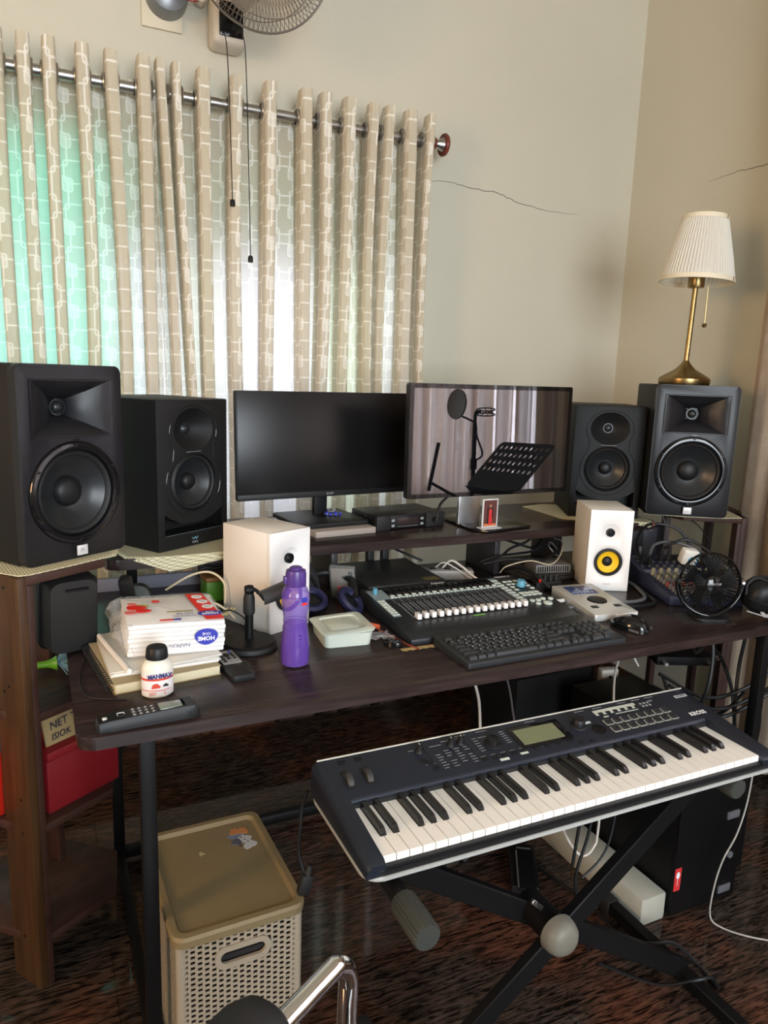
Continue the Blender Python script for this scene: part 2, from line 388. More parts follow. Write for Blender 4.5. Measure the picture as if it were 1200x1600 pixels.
CLOTH2 = cloth_mat('plain_curtain_cloth', (0.44, 0.36, 0.28), (0.50, 0.43, 0.34), .40, .03, (0.80, 0.70, 0.66))

def curtain(parent, name, m, ridges, front, back, z0, z1, along='x', ends=(0.05, 0.05), rw=0.0165, rows=26, lean=None, seed=1):
    """pleated cloth: ridges = positions of the folds that stand towards the room"""
    rnd = random.Random(seed); prof = []
    for i, c in enumerate(ridges):
        prev = ridges[i - 1] if i else c - 2 * ends[0]; nxt = ridges[i + 1] if i < len(ridges) - 1 else c + 2 * ends[1]
        g = min((c - prev), (nxt - c)); w_ = min(rw, g * .235)
        if i == 0: prof.append(((c + prev) / 2, back * .4 + front * .6, i))
        ym = front * .5 + back * .5
        prof += [(c - w_ * .35, back, i), (c - w_ * 1.05, ym * .35 + back * .65, i), (c - w_ * 1.05, front, i), (c, front + (front - back) * .08, i), (c + w_ * 1.05, front, i), (c + w_ * 1.05, ym * .35 + back * .65, i), (c + w_ * .35, back, i)]
        if i < len(ridges) - 1:
            mid = (c + nxt) / 2
            prof += [(mid, back + (back - front) * .10, i + .5)]
        else: prof.append(((c + nxt) / 2, back * .4 + front * .6, i))
    P = poly_smooth([(a, b, 0) for a, b, _ in prof], 4); idx = []
    for k in range(len(prof) - 1):
        for q in range(4): idx.append(prof[k][2] * (1 - q / 4) + prof[k + 1][2] * q / 4)
    idx.append(prof[-1][2])
    ph = [rnd.uniform(0, 6.28) for _ in range(len(ridges) + 1)]; am = [rnd.uniform(-.018, .018) for _ in range(len(ridges) + 1)]
    bm = bmesh.new(); uvl = bm.loops.layers.uv.new('UVMap'); grid = []
    arc = [0.0]
    for a, b in zip(P, P[1:]): arc.append(arc[-1] + (b - a).length)
    yc = (front + back) / 2
    for r in range(rows + 1):
        t = r / rows; z = z1 + (z0 - z1) * t; row = []
        for k, p in enumerate(P):
            f = idx[k]; i0 = int(f); i1 = min(i0 + 1, len(ridges)); fr = f - i0
            def off(i): return (lean[i] if lean and i < len(lean) else 0) * t + am[i] * math.sin(PI * t * 1.5) * .5 + .006 * math.sin(ph[i] + t * 7) * t
            dx = off(i0) * (1 - fr) + off(i1) * fr
            amp = 1 - .18 * t + .08 * math.sin(ph[i0] + 5 * t)
            y = yc + (p.y - yc) * amp
            zz = z + (0.020 * (1 if p.y < yc and front < back or p.y > yc and front > back else -1) if r == 0 else 0)
            v = (p.x + dx, y, zz) if along == 'x' else (y, p.x + dx, zz)
            row.append((bm.verts.new(v), arc[k], z))
        grid.append(row)
    for r in range(rows):
        for k in range(len(P) - 1):
            q = (grid[r][k], grid[r][k + 1], grid[r + 1][k + 1], grid[r + 1][k])
            f = bm.faces.new([a[0] for a in q])
            for lp, a in zip(f.loops, q): lp[uvl].uv = (a[1], a[2])
    return finish(bm, name, m, parent, smooth=60)
S_ = 2.51 / 2.36
RX = [-0.30, -0.215, -0.135, -0.055] + [x * S_ for x in (0.013, 0.076, 0.159, 0.233, 0.319, 0.363, 0.408, 0.486, 0.585, 0.687, 0.800, 0.865, 0.946, 1.031, 1.086, 1.164, 1.238)]
RODY, RODZ = 2.55, 2.205
def eyelets(parent, ridges):
    for c in ridges:
        for s in (-1, 1):
            bm = bmesh.new(); n = 18
            tube_into(bm, [Vector((c + s * .021, RODY - .012 + .025 * math.cos(2 * PI * k / n), RODZ - .002 + .025 * math.sin(2 * PI * k / n))) for k in range(n)], .0035, 6, True)
            finish(bm, 'eyelet', STS, parent)
lean = [0, 0, 0, 0, .0, .02, .01, .03, .02, .07, .08, .03, .0, .0, .02, .0, .0, .0, -.02, .0, 0.0]
cu1 = thing('curtain', 'patterned beige curtain panel behind the left speakers, glowing teal', 'curtain', (0, 0, 0), group=None)
curtain(cu1, 'cloth', CLOTH, RX[:9], 2.495, 2.59, 0.50, 2.262, lean=lean[:9], ends=(.04, .036), seed=3)
eyelets(cu1, RX[:9])
cu2 = thing('curtain', 'beige squares-patterned curtain panel behind the two monitors, ending beside the wall crack', 'curtain', (0, 0, 0))
curtain(cu2, 'cloth', CLOTH, RX[9:], 2.495, 2.59, 0.50, 2.262, lean=lean[9:], ends=(.036, .022), seed=8)
eyelets(cu2, RX[9:])
rod = thing('curtain_rod', 'steel curtain rod with a dark red wooden end knob, above the back window', 'curtain rod', (0, 0, 0))
tube(rod, 'rod', STS, [(-0.9, RODY, RODZ), (1.345, RODY, RODZ)], .0165, 16, False)
REDW = mat('red_wood', (0.16, 0.03, 0.018), 0.3)
lathe(rod, 'rod_collar', REDW, [(0, 0), (.019, 0), (.019, .012), (0, .012)], 24, (1.348, RODY, RODZ), (0, PI / 2, 0))
lathe(rod, 'finial', STS, [(0, .0), (.013, 0), (.015, .012), (.024, .030), (0, .030)], 24, (1.360, RODY, RODZ), (0, PI / 2, 0))
lathe(rod, 'finial_cap', REDW, [(0, 0), (.037, 0), (.040, .006), (.037, .013), (.02, .016), (0, .017)], 28, (1.390, RODY, RODZ), (0, PI / 2, 0))
for x in (1.30, -.5): box(rod, 'rod_bracket', STS, (x - .008, x + .008), (RODY + .01, WY), (RODZ - .012, RODZ + .012))

cr = thing('curtain', 'brown floor-length curtain along the right wall beside the table lamp', 'curtain', (0, 0, 0))
rr = []; yv = -1.55; rnd = random.Random(4)
while yv < 1.90: rr.append(yv); yv += rnd.uniform(.11, .17)
curtain(cr, 'cloth', CLOTH2 if False else cloth_mat('right_curtain_cloth', (0.46, 0.37, 0.27), (0.54, 0.45, 0.34), .40, .03, (0.86, 0.76, 0.72)), rr, 2.262, 2.335, 0.03, 2.75, 'y', ends=(.05, .06), rw=.032, seed=5, rows=20)
RY2 = 1.86
rod2 = thing('curtain_rod', 'steel curtain rod on the right wall above the brown curtain, outside the photo', 'curtain rod')
tube(rod2, 'rod', STS, [(2.30, -1.65, 2.72), (2.30, RY2, 2.72)], .0125, 12, False)
for y in (-1.5, 1.84): box(rod2, 'rod_bracket', STS, (2.30, WX), (y - .008, y + .008), (2.71, 2.73))

# ================================================================== WALL FAN, SWITCH PLATE, SPOT LAMP
FW = mat('fan_cream_plastic', (0.62, 0.57, 0.48), 0.4)
fan = thing('wall_fan', 'white wall fan with a steel wire cage above the window, two pull cords hanging', 'fan', (0.615, WY, 2.405))
box(fan, 'mount', FW, (-.055, .055), (-.10, 0), (-.02, .30), .02, seg=3)
box(fan, 'control_panel', GLS, (-.038, .038), (-.106, -.099), (0, .10), .008)
tube(fan, 'arm', FW, [(0, -.06, .25), (0, -.14, .27), (.03, -.2, .2)], .022, 12)
head = bpy.data.objects.new('fan_head', None); C.objects.link(head); head.parent = fan
head.location = (.035, -.33, .175); head.rotation_euler = (PI / 2 + .22, 0, .1)
lathe(head, 'motor_housing', FW, [(0, -.14), (.05, -.135), (.065, -.10), (.065, -.04), (.05, -.02), (0, -.02)], 28)
bm = bmesh.new(); n = 96; R0 = .222
for k in range(n):
    a = 2 * PI * k / n
    for s in (1, -1):
        P = [Vector((rr_ * math.cos(a), rr_ * math.sin(a), z)) for rr_, z in ((.045, s * .050 + .0), (.12, s * .048), (.19, s * .034), (.215, s * .018), (R0, 0))]
        tube_into(bm, P, .0011, 4, False, False)
for rr_, z, t in ((.045, .05, .003), (.12, .048, .0012), (.19, .034, .0015), (R0, 0, .0035), (.19, -.034, .0015), (.12, -.048, .0012)):
    tube_into(bm, [Vector((rr_ * math.cos(2 * PI * k / 64), rr_ * math.sin(2 * PI * k / 64), z)) for k in range(64)], t, 5, True)
g = finish(bm, 'cage', mat('dusty_wire', (.22, .19, .16), .4, .7), head); g['kind'] = 'stuff'
lathe(head, 'centre_badge', FW, [(0, .056), (.04, .053), (.046, .045), (0, .045)], 28)
BLD = mat('smoky_blade', (0.30, 0.25, 0.19), 0.25, alpha=0.75)
for k in range(3):
    bm = bmesh.new(); pts = []
    for r_, a0, a1 in ((.03, -.5, .5), (.08, -.55, .45), (.14, -.6, .3), (.185, -.5, .05)):
        pts.append([Vector((r_ * math.cos(a0 + (a1 - a0) * q / 5), r_ * math.sin(a0 + (a1 - a0) * q / 5), .012 - .028 * q / 5)) for q in range(6)])
    V = [[bm.verts.new(p) for p in row] for row in pts]
    for a, b in zip(V, V[1:]):
        for q in range(5): bm.faces.new((a[q], a[q + 1], b[q + 1], b[q]))
    bmesh.ops.solidify(bm, geom=bm.faces[:], thickness=.002)
    finish(bm, 'blade', BLD, head, rot=(0, 0, k * 2 * PI / 3 + .3))
for x, zb in ((-.030, -.50), (.028, -.665)):
    pc = tube(fan, 'pull_cord', BLK, [(x, -.10, .02), (x + .001, -.16, -.05), (x + .004, -.185, zb * .5), (x + .010, -.19, zb)], .0016, 6)
    lathe(pc, 'cord_knob', BLK, [(0, 0), (.006, -.002), (.0085, -.008), (.0085, -.022), (0, -.024)], 12, (x + .010, -.19, zb))
sw = thing('wall_plate', 'square cream wall plate behind the grey round lamp, top left', 'wall plate', (0.355, WY, 2.42))
box(sw, 'plate', mat('plate_cream', (0.60, 0.54, 0.40), .5), (0, .125), (-.012, 0), (0, .17), .003)
sp = thing('wall_lamp', 'grey round lamp head fixed on the cream wall plate beside the fan', 'wall lamp', (0.43, WY - .0125, 2.51))
lathe(sp, 'lamp_body', mat('grey_lamp_metal', (0.20, 0.21, 0.22), .35, .5), [(0, .075), (.03, .074), (.056, .060), (.062, .04), (.064, 0), (0, 0)], 36, (0, 0, 0), FACE)
lathe(sp, 'joint', FW, [(0, .035), (.014, .033), (.018, .02), (.018, 0), (0, 0)], 20, (.105, 0, .015), FACE)
for dz in (0, .008): tube(sp, 'wire', mat('red_wire', (.45, .03, .02), .4), [(.045, -.03, dz), (.07, -.04, dz - .008), (.10, -.02, dz + .005)], .0018, 6)

# ================================================================== CORNER SHELF UNITS
def shelf_unit(label, loc, rz, mir=1, zs=(.10, .37, .63, .932), plank=SHP):
    """local x runs along the front edge from the near corner, y runs away from the room"""
    t = thing('corner_shelf', label, 'shelf unit', loc, rz); ht = zs[-1] + .019
    m = mir
    poly = [(0, 0), (m * .190, 0), (m * .290, .12), (m * .245, .27), (m * .10, .34), (m * -.03, .30), (m * -.04, .14)]
    if m < 0: poly = poly[::-1]
    for i, z in enumerate(zs):
        prism(t, 'shelf_board', SHW, poly, z, z + .019, .0012)
    # near corner post: a wide plank on the side, a narrow one on the front
    box(t, 'post', plank, (min(0, -m * .019), max(0, -m * .019)), (-.002, .095), (0, ht), .0012)
    box(t, 'post', SHW, (min(0, m * .014), max(0, m * .014)), (-.003, .016), (0, zs[-1]), .001)
    for (x, y) in ((.188, .235), (.02, .285)):
        box(t, 'post', SHW, (m * x - .009, m * x + .009), (y - .03, y + .03), (0, zs[-1]), .001)
    for z in (.93, .715, .70, .46, .38, .12):
        lathe(t, 'screw', STL, [(0, .0006), (.0035, .0004), (.0035, 0), (0, 0)], 10, (-m * .0192, .03 + (z * 37 % 1) * .04, z - .005), (0, -m * PI / 2, 0))
    return t
AL = .5868
shL = shelf_unit('brown wooden corner shelf unit at the left edge, under the big left speaker', (-.037, 1.605, 0), AL, 1)
shR = shelf_unit('brown wooden corner shelf unit by the right wall, under the speaker with the lamp', (2.137, 1.696, 0), -.5715, -1, (.10, .43, .68, .921), SHW)

# ================================================================== DESK
dk = thing('desk', 'long dark walnut computer desk with black steel legs and a raised monitor shelf', 'desk', (0, 0, 0))
top_poly = rrect(1.85 - .035, .87, .03, 6, (.035 + 1.85) / 2, 1.26 + .435)
prism(dk, 'desktop', WAL, top_poly, .7265, .75, .0015)
rp = rrect(1.93 - .135, .432, .032, 6, (.135 + 1.93) / 2, 1.863 + .216)
prism(dk, 'monitor_shelf', WAL, rp, .880, .907, .0015)
for x, y0, y1 in ((.756, 1.944, 2.12), (1.320, 1.944, 2.12), (1.593, 1.976, 2.12)):
    box(dk, 'shelf_support', mat('grey_laminate_panel', (0.030, 0.029, 0.034), .38), (x, x + .0195), (y0, y1), (.75, .880), .001)
box(dk, 'shelf_support', STL, (.205, .232), (2.080, 2.107), (.75, .880), .002)
box(dk, 'shelf_support', STL, (1.85, 1.876), (2.085, 2.111), (.75, .880), .002)
for x in (.139, 1.775):
    box(dk, 'leg', STL, (x, x + .028), (1.29, 1.318), (0, .7265), .002)
    box(dk, 'leg', STL, (x, x + .028), (1.97, 1.998), (0, .7265), .002)
    box(dk, 'foot_rail', STL, (x + .002, x + .026), (1.318, 1.97), (.015, .042), .002)
    box(dk, 'top_rail', STL, (x + .002, x + .026), (1.318, 1.97), (.69, .7265), .002)
box(dk, 'cross_rail', STL, (.167, 1.775), (1.972, 1.996), (.015, .045), .002)

box(dk, 'rear_panel', mat('lavender_grey_board', (.25, .25, .30), .6), (-.05, .43), (2.131, 2.146), (.55, .787), .002)
# ================================================================== SPEAKERS
def big_monitor():
    t = thing('studio_monitor', '', 'speaker')
    W_, D_, H_ = .254, .30, .419
    bm = bmesh.new(); bbox(bm, 0, W_, .018, D_, 0, H_); bev(bm, .006)
    finish(bm, 'cabinet', BLK2, t, smooth=35)
    P = rrect(W_, H_, .014, 5, W_ / 2, H_ / 2)
    bm = prism_bm(P, -.018, .006); bev(bm, .004, 2); xf(bm, MF)
    b = finish(bm, 'baffle', BAF, t)
    # horn recess: lofted flare
    L = []; n = 7
    for i in range(n + 1):
        u = i / n; f = (1 - u) ** 1.7
        hw, hh = .100 * f + .017 * (1 - f), .0615 * f + .017 * (1 - f)
        y = -.0085 + .062 * u
        xs_ = []
        m_ = 5
        for (ax, az, bx_, bz_) in ((-1, -1, 1, -1), (1, -1, 1, 1), (1, 1, -1, 1), (-1, 1, -1, -1)):
            for q in range(m_):
                s = q / m_; px_, pz_ = ax + (bx_ - ax) * s, az + (bz_ - az) * s
                pin = 1 - .12 * math.sin(PI * s) * math.sin(PI * min(1, u * 1.2))
                xs_.append((W_ / 2 + px_ * hw * pin, y, .328 + pz_ * hh * pin))
        L.append(xs_)
    c1 = loft_bm(L)
    c2 = xf(lathe_bm([(0, -.05), (.0945, -.05), (.0945, .03), (0, .03)], 48), T3(W_ / 2, 0, .146) @ MF)
    cut(b, [c1, c2], 30)
    cut([o for o in t.children if o.name.startswith('cabinet')][0], [xf(bbc(.01, W_ - .01, 0, .07, .02, H_ - .02), Matrix())], 35)
    # dark inner horn shell so that the recess has a floor
    L2 = [[(x, y + .0015, z) for (x, y, z) in l] for l in L]
    loft(t, 'horn', BAF, L2, cap=(False, True), smooth=25)
    lathe(t, 'tweeter', CONE, [(0, .012), (.008, .0105), (.0125, .006), (.014, 0), (.0165, 0), (.0175, .004), (.019, .004), (.0195, -.004), (0, -.004)], 28, (W_ / 2, .050, .328), FACE)
    lathe(t, 'woofer_ring', GLS, [(.0935, -.01), (.0935, .004), (.096, .0075), (.103, .0085), (.110, .006), (.1125, .0015), (.1125, 0)], 64, (W_ / 2, -.006, .146), FACE)
    for k in range(6):
        a = PI / 6 + k * PI / 3
        lathe(t, 'ring_screw', BLK, [(0, .0015), (.003, .0012), (.0035, 0), (0, 0)], 10, (W_ / 2 + .1045 * math.cos(a), -.0143, .146 + .1045 * math.sin(a)), FACE)
    lathe(t, 'surround', RUB, [(.0935, -.004), (.0925, .001), (.088, .0055), (.083, .0035), (.0795, -.003)], 56, (W_ / 2, -.004, .146), FACE)
    lathe(t, 'woofer_cone', CONE, [(.0795, -.004), (.060, -.016), (.034, -.031), (0, -.031)], 56, (W_ / 2, -.004, .146), FACE, 60)
    lathe(t, 'dust_cap', BLK, [(.034, -.031), (.032, -.022), (.022, -.015), (.010, -.0122), (0, -.0115)], 40, (W_ / 2, -.004, .146), FACE, 60)
    box(t, 'badge', mat('silver_badge', (.62, .62, .62), .35, .2), (W_ / 2 - .013, W_ / 2 + .013), (-.021, -.0175), (.009, .031), .001)
    text(t, 'badge_text', GRY, 'JBL', .009, (W_ / 2, -.0212, .0205), FACE, .0002)
    box(t, 'indicator', GLS, (W_ / 2 - .010, W_ / 2 + .006), (-.0185, -.0175), (.262, .2635), 0)
    return t
def bbc(x0, x1, y0, y1, z0, z1):
    bm = bmesh.new(); bbox(bm, x0, x1, y0, y1, z0, z1); return bm
def mid_monitor():
    t = thing('studio_monitor', '', 'speaker')
    W_, D_, H_ = .2237, .26, .357
    b = box(t, 'cabinet', BLK2, (0, W_), (0, D_), (0, H_), .0035)
    cx = W_ / 2; zw, zt = .158, .285
    sph = lathe_bm([(0, -.075), (.04, -.065), (.065, -.04), (.075, 0), (.065, .04), (.04, .065), (0, .075)], 40)
    c1 = lathe_bm([(0, -.034), (.014, -.034), (.030, -.026), (.048, -.011), (.060, -.001), (.066, .003), (.066, .02), (0, .02)], 48, 1.0, .84)
    xf(c1, T3(cx, 0, zt) @ MF)
    sph.free()
    c2 = xf(lathe_bm([(0, -.05), (.0725, -.05), (.0725, .03), (0, .03)], 48), T3(cx, 0, zw) @ MF)
    port = [(-.092, -.0), (.092, 0), (.092, .052), (.075, .040), (.045, .026), (0, .021), (-.045, .026), (-.075, .040), (-.092, .052)]
    c3 = xf(prism_bm(port, -.06, .02), T3(cx, 0, .036) @ MF)
    cut(b, [c1, c2, c3], 30)
    lathe(t, 'tweeter', CONE, [(0, .008), (.008, .0065), (.013, .001), (.0155, .001), (.0165, -.004), (0, -.004)], 28, (cx, .031, zt), FACE)
    lathe(t, 'woofer_ring', BLK, [(.0725, -.012), (.0725, .002), (.070, .0035), (.068, .001), (.067, -.012)], 56, (cx, 0, zw), FACE)
    lathe(t, 'surround', RUB, [(.069, -.007), (.0665, -.001), (.063, .0015), (.059, -.001), (.057, -.008)], 56, (cx, 0, zw), FACE)
    lathe(t, 'woofer_cone', CONE, [(.057, -.008), (.040, -.019), (.021, -.028), (0, -.028)], 56, (cx, 0, zw), FACE, 60)
    lathe(t, 'dust_cap', BLK, [(.021, -.028), (.0205, -.020), (.016, -.014), (.008, -.011), (0, -.0105)], 32, (cx, 0, zw), FACE, 60)
    # raised seam in the outline of a figure eight round both drivers
    pts = []
    for k in range(13): a = -PI * .18 + (PI * 1.36) * k / 12; pts.append((cx + .074 * math.cos(a), -.0003, zt - .004 + .062 * math.sin(a)))
    pts.append((cx - .064, -.0003, .222))
    for k in range(15): a = PI - PI * .22 + (PI * 1.44) * k / 14; pts.append((cx + .086 * math.cos(a), -.0003, zw + .084 * math.sin(a)))
    pts.append((cx + .064, -.0003, .222)); pts.append(pts[0])
    tube(t, 'baffle_seam', GLS, pts, .0007, 5, n=3)
    box(t, 'trim_line', GRY, (cx - .024, cx + .024), (-.0006, 0), (.232, .2328), 0)
    box(t, 'port_lip', mat('port_lip', (.10, .13, .15), .3), (cx - .090, cx + .090), (-.0008, .0), (.0355, .0366), 0)
    LB = mat('pale_blue_print', (.18, .38, .50), .5)
    tube(t, 'logo', LB, [(cx - .010, -.0006, .022), (cx - .004, -.0006, .017), (cx + .001, -.0006, .022), (cx + .004, -.0006, .017), (cx + .010, -.0006, .0225)], .0009, 5)
    text(t, 'logo_text', GRY, 'KALI', .009, (cx, -.0006, .0095), FACE, .0002)
    return t
def small_monitor():
    t = thing('bookshelf_speaker', '', 'speaker')
    W_, D_, H_ = .1293, .175, .2493
    b = box(t, 'cabinet', WHV, (0, W_), (0.008, D_), (0, H_), .0012)
    cut(b, [bbc(.008, W_ - .008, 0, .05, .01, H_ - .01)])
    b = box(t, 'baffle', WHT, (0, W_), (-.004, .0085), (0, H_), .0012)
    cx = W_ / 2; zt, zw = .180, .089
    c1 = xf(lathe_bm([(0, -.009), (.012, -.009), (.020, -.006), (.028, -.0005), (.031, .001), (.031, .02), (0, .02)], 40), T3(cx, -.004, zt) @ MF)
    c2 = xf(lathe_bm([(0, -.009), (.040, -.007), (.047, -.0022), (.053, .0006), (.053, .02), (0, .02)], 48), T3(cx, -.004, zw) @ MF)
    c3 = xf(lathe_bm([(0, -.05), (.037, -.05), (.037, .03), (0, .03)], 40), T3(cx, -.004, zw) @ MF)
    cut(b, [c1, c2, c3], 30)
    lathe(t, 'tweeter', BLK, [(0, -.002), (.005, -.003), (.0078, -.006), (.009, -.006), (.0105, -.001), (.0125, -.001), (.013, -.009), (0, -.009)], 28, (cx, -.004, zt), FACE)
    lathe(t, 'woofer_ring', RUB, [(.0325, -.012), (.0335, -.001), (.036, .0022), (.039, .0022), (.0425, -.0005), (.0425, -.007), (.0375, -.02)], 48, (cx, -.004, zw), FACE)
    lathe(t, 'woofer_cone', YEL, [(.0335, -.005), (.025, -.011), (.0145, -.016), (0, -.016)], 48, (cx, -.004, zw), FACE, 60)
    lathe(t, 'dust_cap', BLK, [(.0155, -.016), (.015, -.012), (.010, -.008), (0, -.0068)], 32, (cx, -.004, zw), FACE, 60)
    text(t, 'logo_text', mat('grey_logo', (.35, .33, .30), .5), 'EDIFIER', .0062, (cx, -.0042, .021), FACE, .0002)
    return t
GSP = None
def put(o, label, loc, rz):
    o['label'] = label; o.location = loc; o.rotation_euler = (0, 0, rz)
bigL = big_monitor(); bigR = copy_tree(bigL)
put(bigL, 'biggest black speaker, with horn and silver badge, at the left photo edge', (-.0391, 1.6561, .9555), .5871)
put(bigR, 'big black speaker by the right wall with the table lamp on top', (1.8360, 1.8355, .9449), -.5718); bigR.scale = (1.025,) * 3
midL = mid_monitor(); midR = copy_tree(midL)
put(midL, 'mid-sized black speaker with rounded driver outline, between the biggest speaker and the matte monitor', (.2643, 1.8845, .9113), .5581); midL.scale = (1.08,) * 3
put(midR, 'mid-sized black speaker right of the glossy monitor, behind the white speaker', (1.6600, 2.0150, .9113), -.4891); midR.scale = (1.08,) * 3
smL = small_monitor(); smR = copy_tree(smL)
put(smL, 'white bookshelf speaker behind the microphone stand and purple bottle, cone mostly hidden', (.4808, 1.6434, .7505), .4247)
put(smR, 'white bookshelf speaker with full yellow cone in view, beside the audio interface', (1.4906, 1.7036, .7505), -.4507)

# ---- woven cream mats under the speakers
def mat_cloth(label, outline, z, droop, cat='mat', zt=.002):
    """outline: list of (x, y, dz) round the rim; the cloth sags where dz < 0"""
    bm = bmesh.new(); n = len(outline); cx = sum(p[0] for p in outline) / n; cy = sum(p[1] for p in outline) / n
    lay = []
    for h in (0.0, abs(zt)):
        rings = [[bm.verts.new((cx, cy, z + h))]]
        for f in (.5, .9, .965, 1.0):
            rings.append([bm.verts.new((cx + (x - cx) * f, cy + (y - cy) * f, z + h + dz * (1 if f > .99 else 0))) for x, y, dz in outline])
        for k in range(n): bm.faces.new((rings[0][0], rings[1][k], rings[1][(k + 1) % n]))
        for a, b in zip(rings[1:], rings[2:]):
            for k in range(n): bm.faces.new((a[k], b[k], b[(k + 1) % n], a[(k + 1) % n]))
        lay.append(rings[-1])
    for k in range(n): bm.faces.new((lay[0][k], lay[0][(k + 1) % n], lay[1][(k + 1) % n], lay[1][k]))
    return tag(finish(bm, 'speaker_mat', MATW, None, smooth=50), label, cat)
MATW = bpy.data.materials.new('woven_mat'); MATW.use_nodes = True
nt = MATW.node_tree; b_ = nt.nodes['Principled BSDF']; b_.inputs['Roughness'].default_value = .8
tc = nt.nodes.new('ShaderNodeTexCoord'); ck = nt.nodes.new('ShaderNodeTexChecker'); ck.inputs['Scale'].default_value = 220
ck.inputs[1].default_value = (.72, .68, .48, 1); ck.inputs[2].default_value = (.34, .30, .17, 1)
mp = nt.nodes.new('ShaderNodeMapping'); mp.inputs['Rotation'].default_value = (0, 0, .6)
nt.links.new(tc.outputs['Object'], mp.inputs[0]); nt.links.new(mp.outputs[0], ck.inputs[0]); nt.links.new(ck.outputs[0], b_.inputs['Base Color'])
mat_cloth('pale mat under the biggest left speaker, corner drooping to the desk shelf', [(-.050, 1.606, 0), (-.030, 1.607, 0), (.04, 1.652, 0), (.115, 1.704, 0), (.150, 1.745, -.006), (.165, 1.84, -.004), (.12, 1.97, 0), (-.02, 2.02, 0), (-.20, 1.90, 0), (-.22, 1.78, 0)], .9528, 0, zt=.0020)
mat_cloth('woven cream mat under the left mid-sized speaker, hanging over the shelf edge', [(0.1782, 1.8738, 0), (0.216, 1.8554, -0.01), (0.2538, 1.85, -0.024), (0.2862, 1.8479, -0.036), (0.324, 1.849, -0.032), (0.378, 1.8533, -0.022), (0.432, 1.8565, -0.014), (0.486, 1.8598, -0.008), (0.5076, 1.944, 0), (0.4968, 2.106, 0), (0.3564, 2.2464, 0), (0.162, 2.214, 0), (0.1458, 2.0088, 0)], .9076, 0, zt=.0030)
mat_cloth('cream mat under the right mid-sized speaker, flapping over the shelf beside the white speaker', [(1.62, 1.9926, 0), (1.6848, 1.944, 0), (1.7928, 1.9008, 0), (1.8684, 1.8414, -0.014), (1.9062, 1.8576, -0.012), (1.9224, 1.944, 0), (1.9116, 2.1384, 0), (1.728, 2.2464, 0), (1.62, 2.2248, 0)], .9076, 0, zt=.0030)
mat_cloth('thin cream mat under the right big speaker with the lamp', [(1.845, 1.845, 0), (1.9475, 1.763, 0), (2.05, 1.7066, 0), (2.1217, 1.6861, 0), (2.1422, 1.7117, 0), (2.214, 1.845, 0), (2.2242, 1.9475, 0), (2.08, 2.05, 0), (2.00, 2.03, 0)], .9412, 0, zt=.0020)

# ================================================================== TABLE LAMP (on the right big speaker)
lx, ly, lz = 2.0316, 1.9116, 1.3747
lampb = thing('table_lamp', 'brass table lamp with a pleated white shade on the right big speaker', 'lamp', (lx, ly, lz)); lampb.scale = (1.025,) * 3
lathe(lampb, 'base', BRS, [(0, 0), (.080, 0), (.082, .006), (.082, .020), (.076, .026), (.066, .032), (.048, .042), (.034, .050), (.024, .060), (.015, .070), (.009, .080), (0, .082)], 56)
tube(lampb, 'stem', BRS, [(0, 0, .07), (.004, 0, .20), (.008, 0, .36)], .0085, 16, False)
lathe(lampb, 'socket', BRS, [(0, 0), (.024, 0), (.026, .004), (.026, .034), (.012, .038), (0, .038)], 28, (.008, 0, .315))
ch = tube(lampb, 'pull_chain', BRS, [(.03, -.03, .35), (.030, -.032, .25), (.030, -.032, .20)], .0014, 6, False)
lathe(ch, 'chain_ball', BRS, [(0, .008), (.006, .005), (.008, 0), (.006, -.005), (0, -.008)], 14, (.030, -.032, .195))
SHD = bpy.data.materials.new('pleated_shade'); SHD.use_nodes = True; nt = SHD.node_tree; nt.nodes.clear()
o_ = nt.nodes.new('ShaderNodeOutputMaterial'); d_ = nt.nodes.new('ShaderNodeBsdfDiffuse'); d_.inputs[0].default_value = (.84, .82, .74, 1)
t_ = nt.nodes.new('ShaderNodeBsdfTranslucent'); t_.inputs[0].default_value = (.85, .82, .72, 1); x_ = nt.nodes.new('ShaderNodeMixShader'); x_.inputs[0].default_value = .30
nt.links.new(d_.outputs[0], x_.inputs[1]); nt.links.new(t_.outputs[0], x_.inputs[2]); nt.links.new(x_.outputs[0], o_.inputs[0])
shade = bpy.data.objects.new('lamp_shade', None); C.objects.link(shade); shade.parent = lampb; shade.location = (.008, 0, .335); shade.rotation_euler = (0, .05, 0)
def pleat(r, z, amp, n=130): return [((r + amp * (1 if k % 2 else -1)) * math.cos(2 * PI * k / n), (r + amp * (1 if k % 2 else -1)) * math.sin(2 * PI * k / n), z) for k in range(n)]
loft(shade, 'pleated_cloth', SHD, [pleat(.116, .004, .0012), pleat(.100, .075, .0018), pleat(.071, .196, .0012)], smooth=0, cap=(False, False))
for r0, r1, z0, z1 in ((.1180, .1163, -.004, .011), (.0735, .0720, .190, .204)):
    lathe(shade, 'shade_band', mat('cream_band', (.74, .66, .50), .6), [(r0, z0), (r1, z1), (r1 - .003, z1), (r0 - .003, z0), (r0, z0)], 90)
boxes(shade, 'band_seam', BRS, [(.020, .0215, -.0720, -.0700, .190, .204), (.040, .0415, -.1120, -.1100, -.004, .011)])

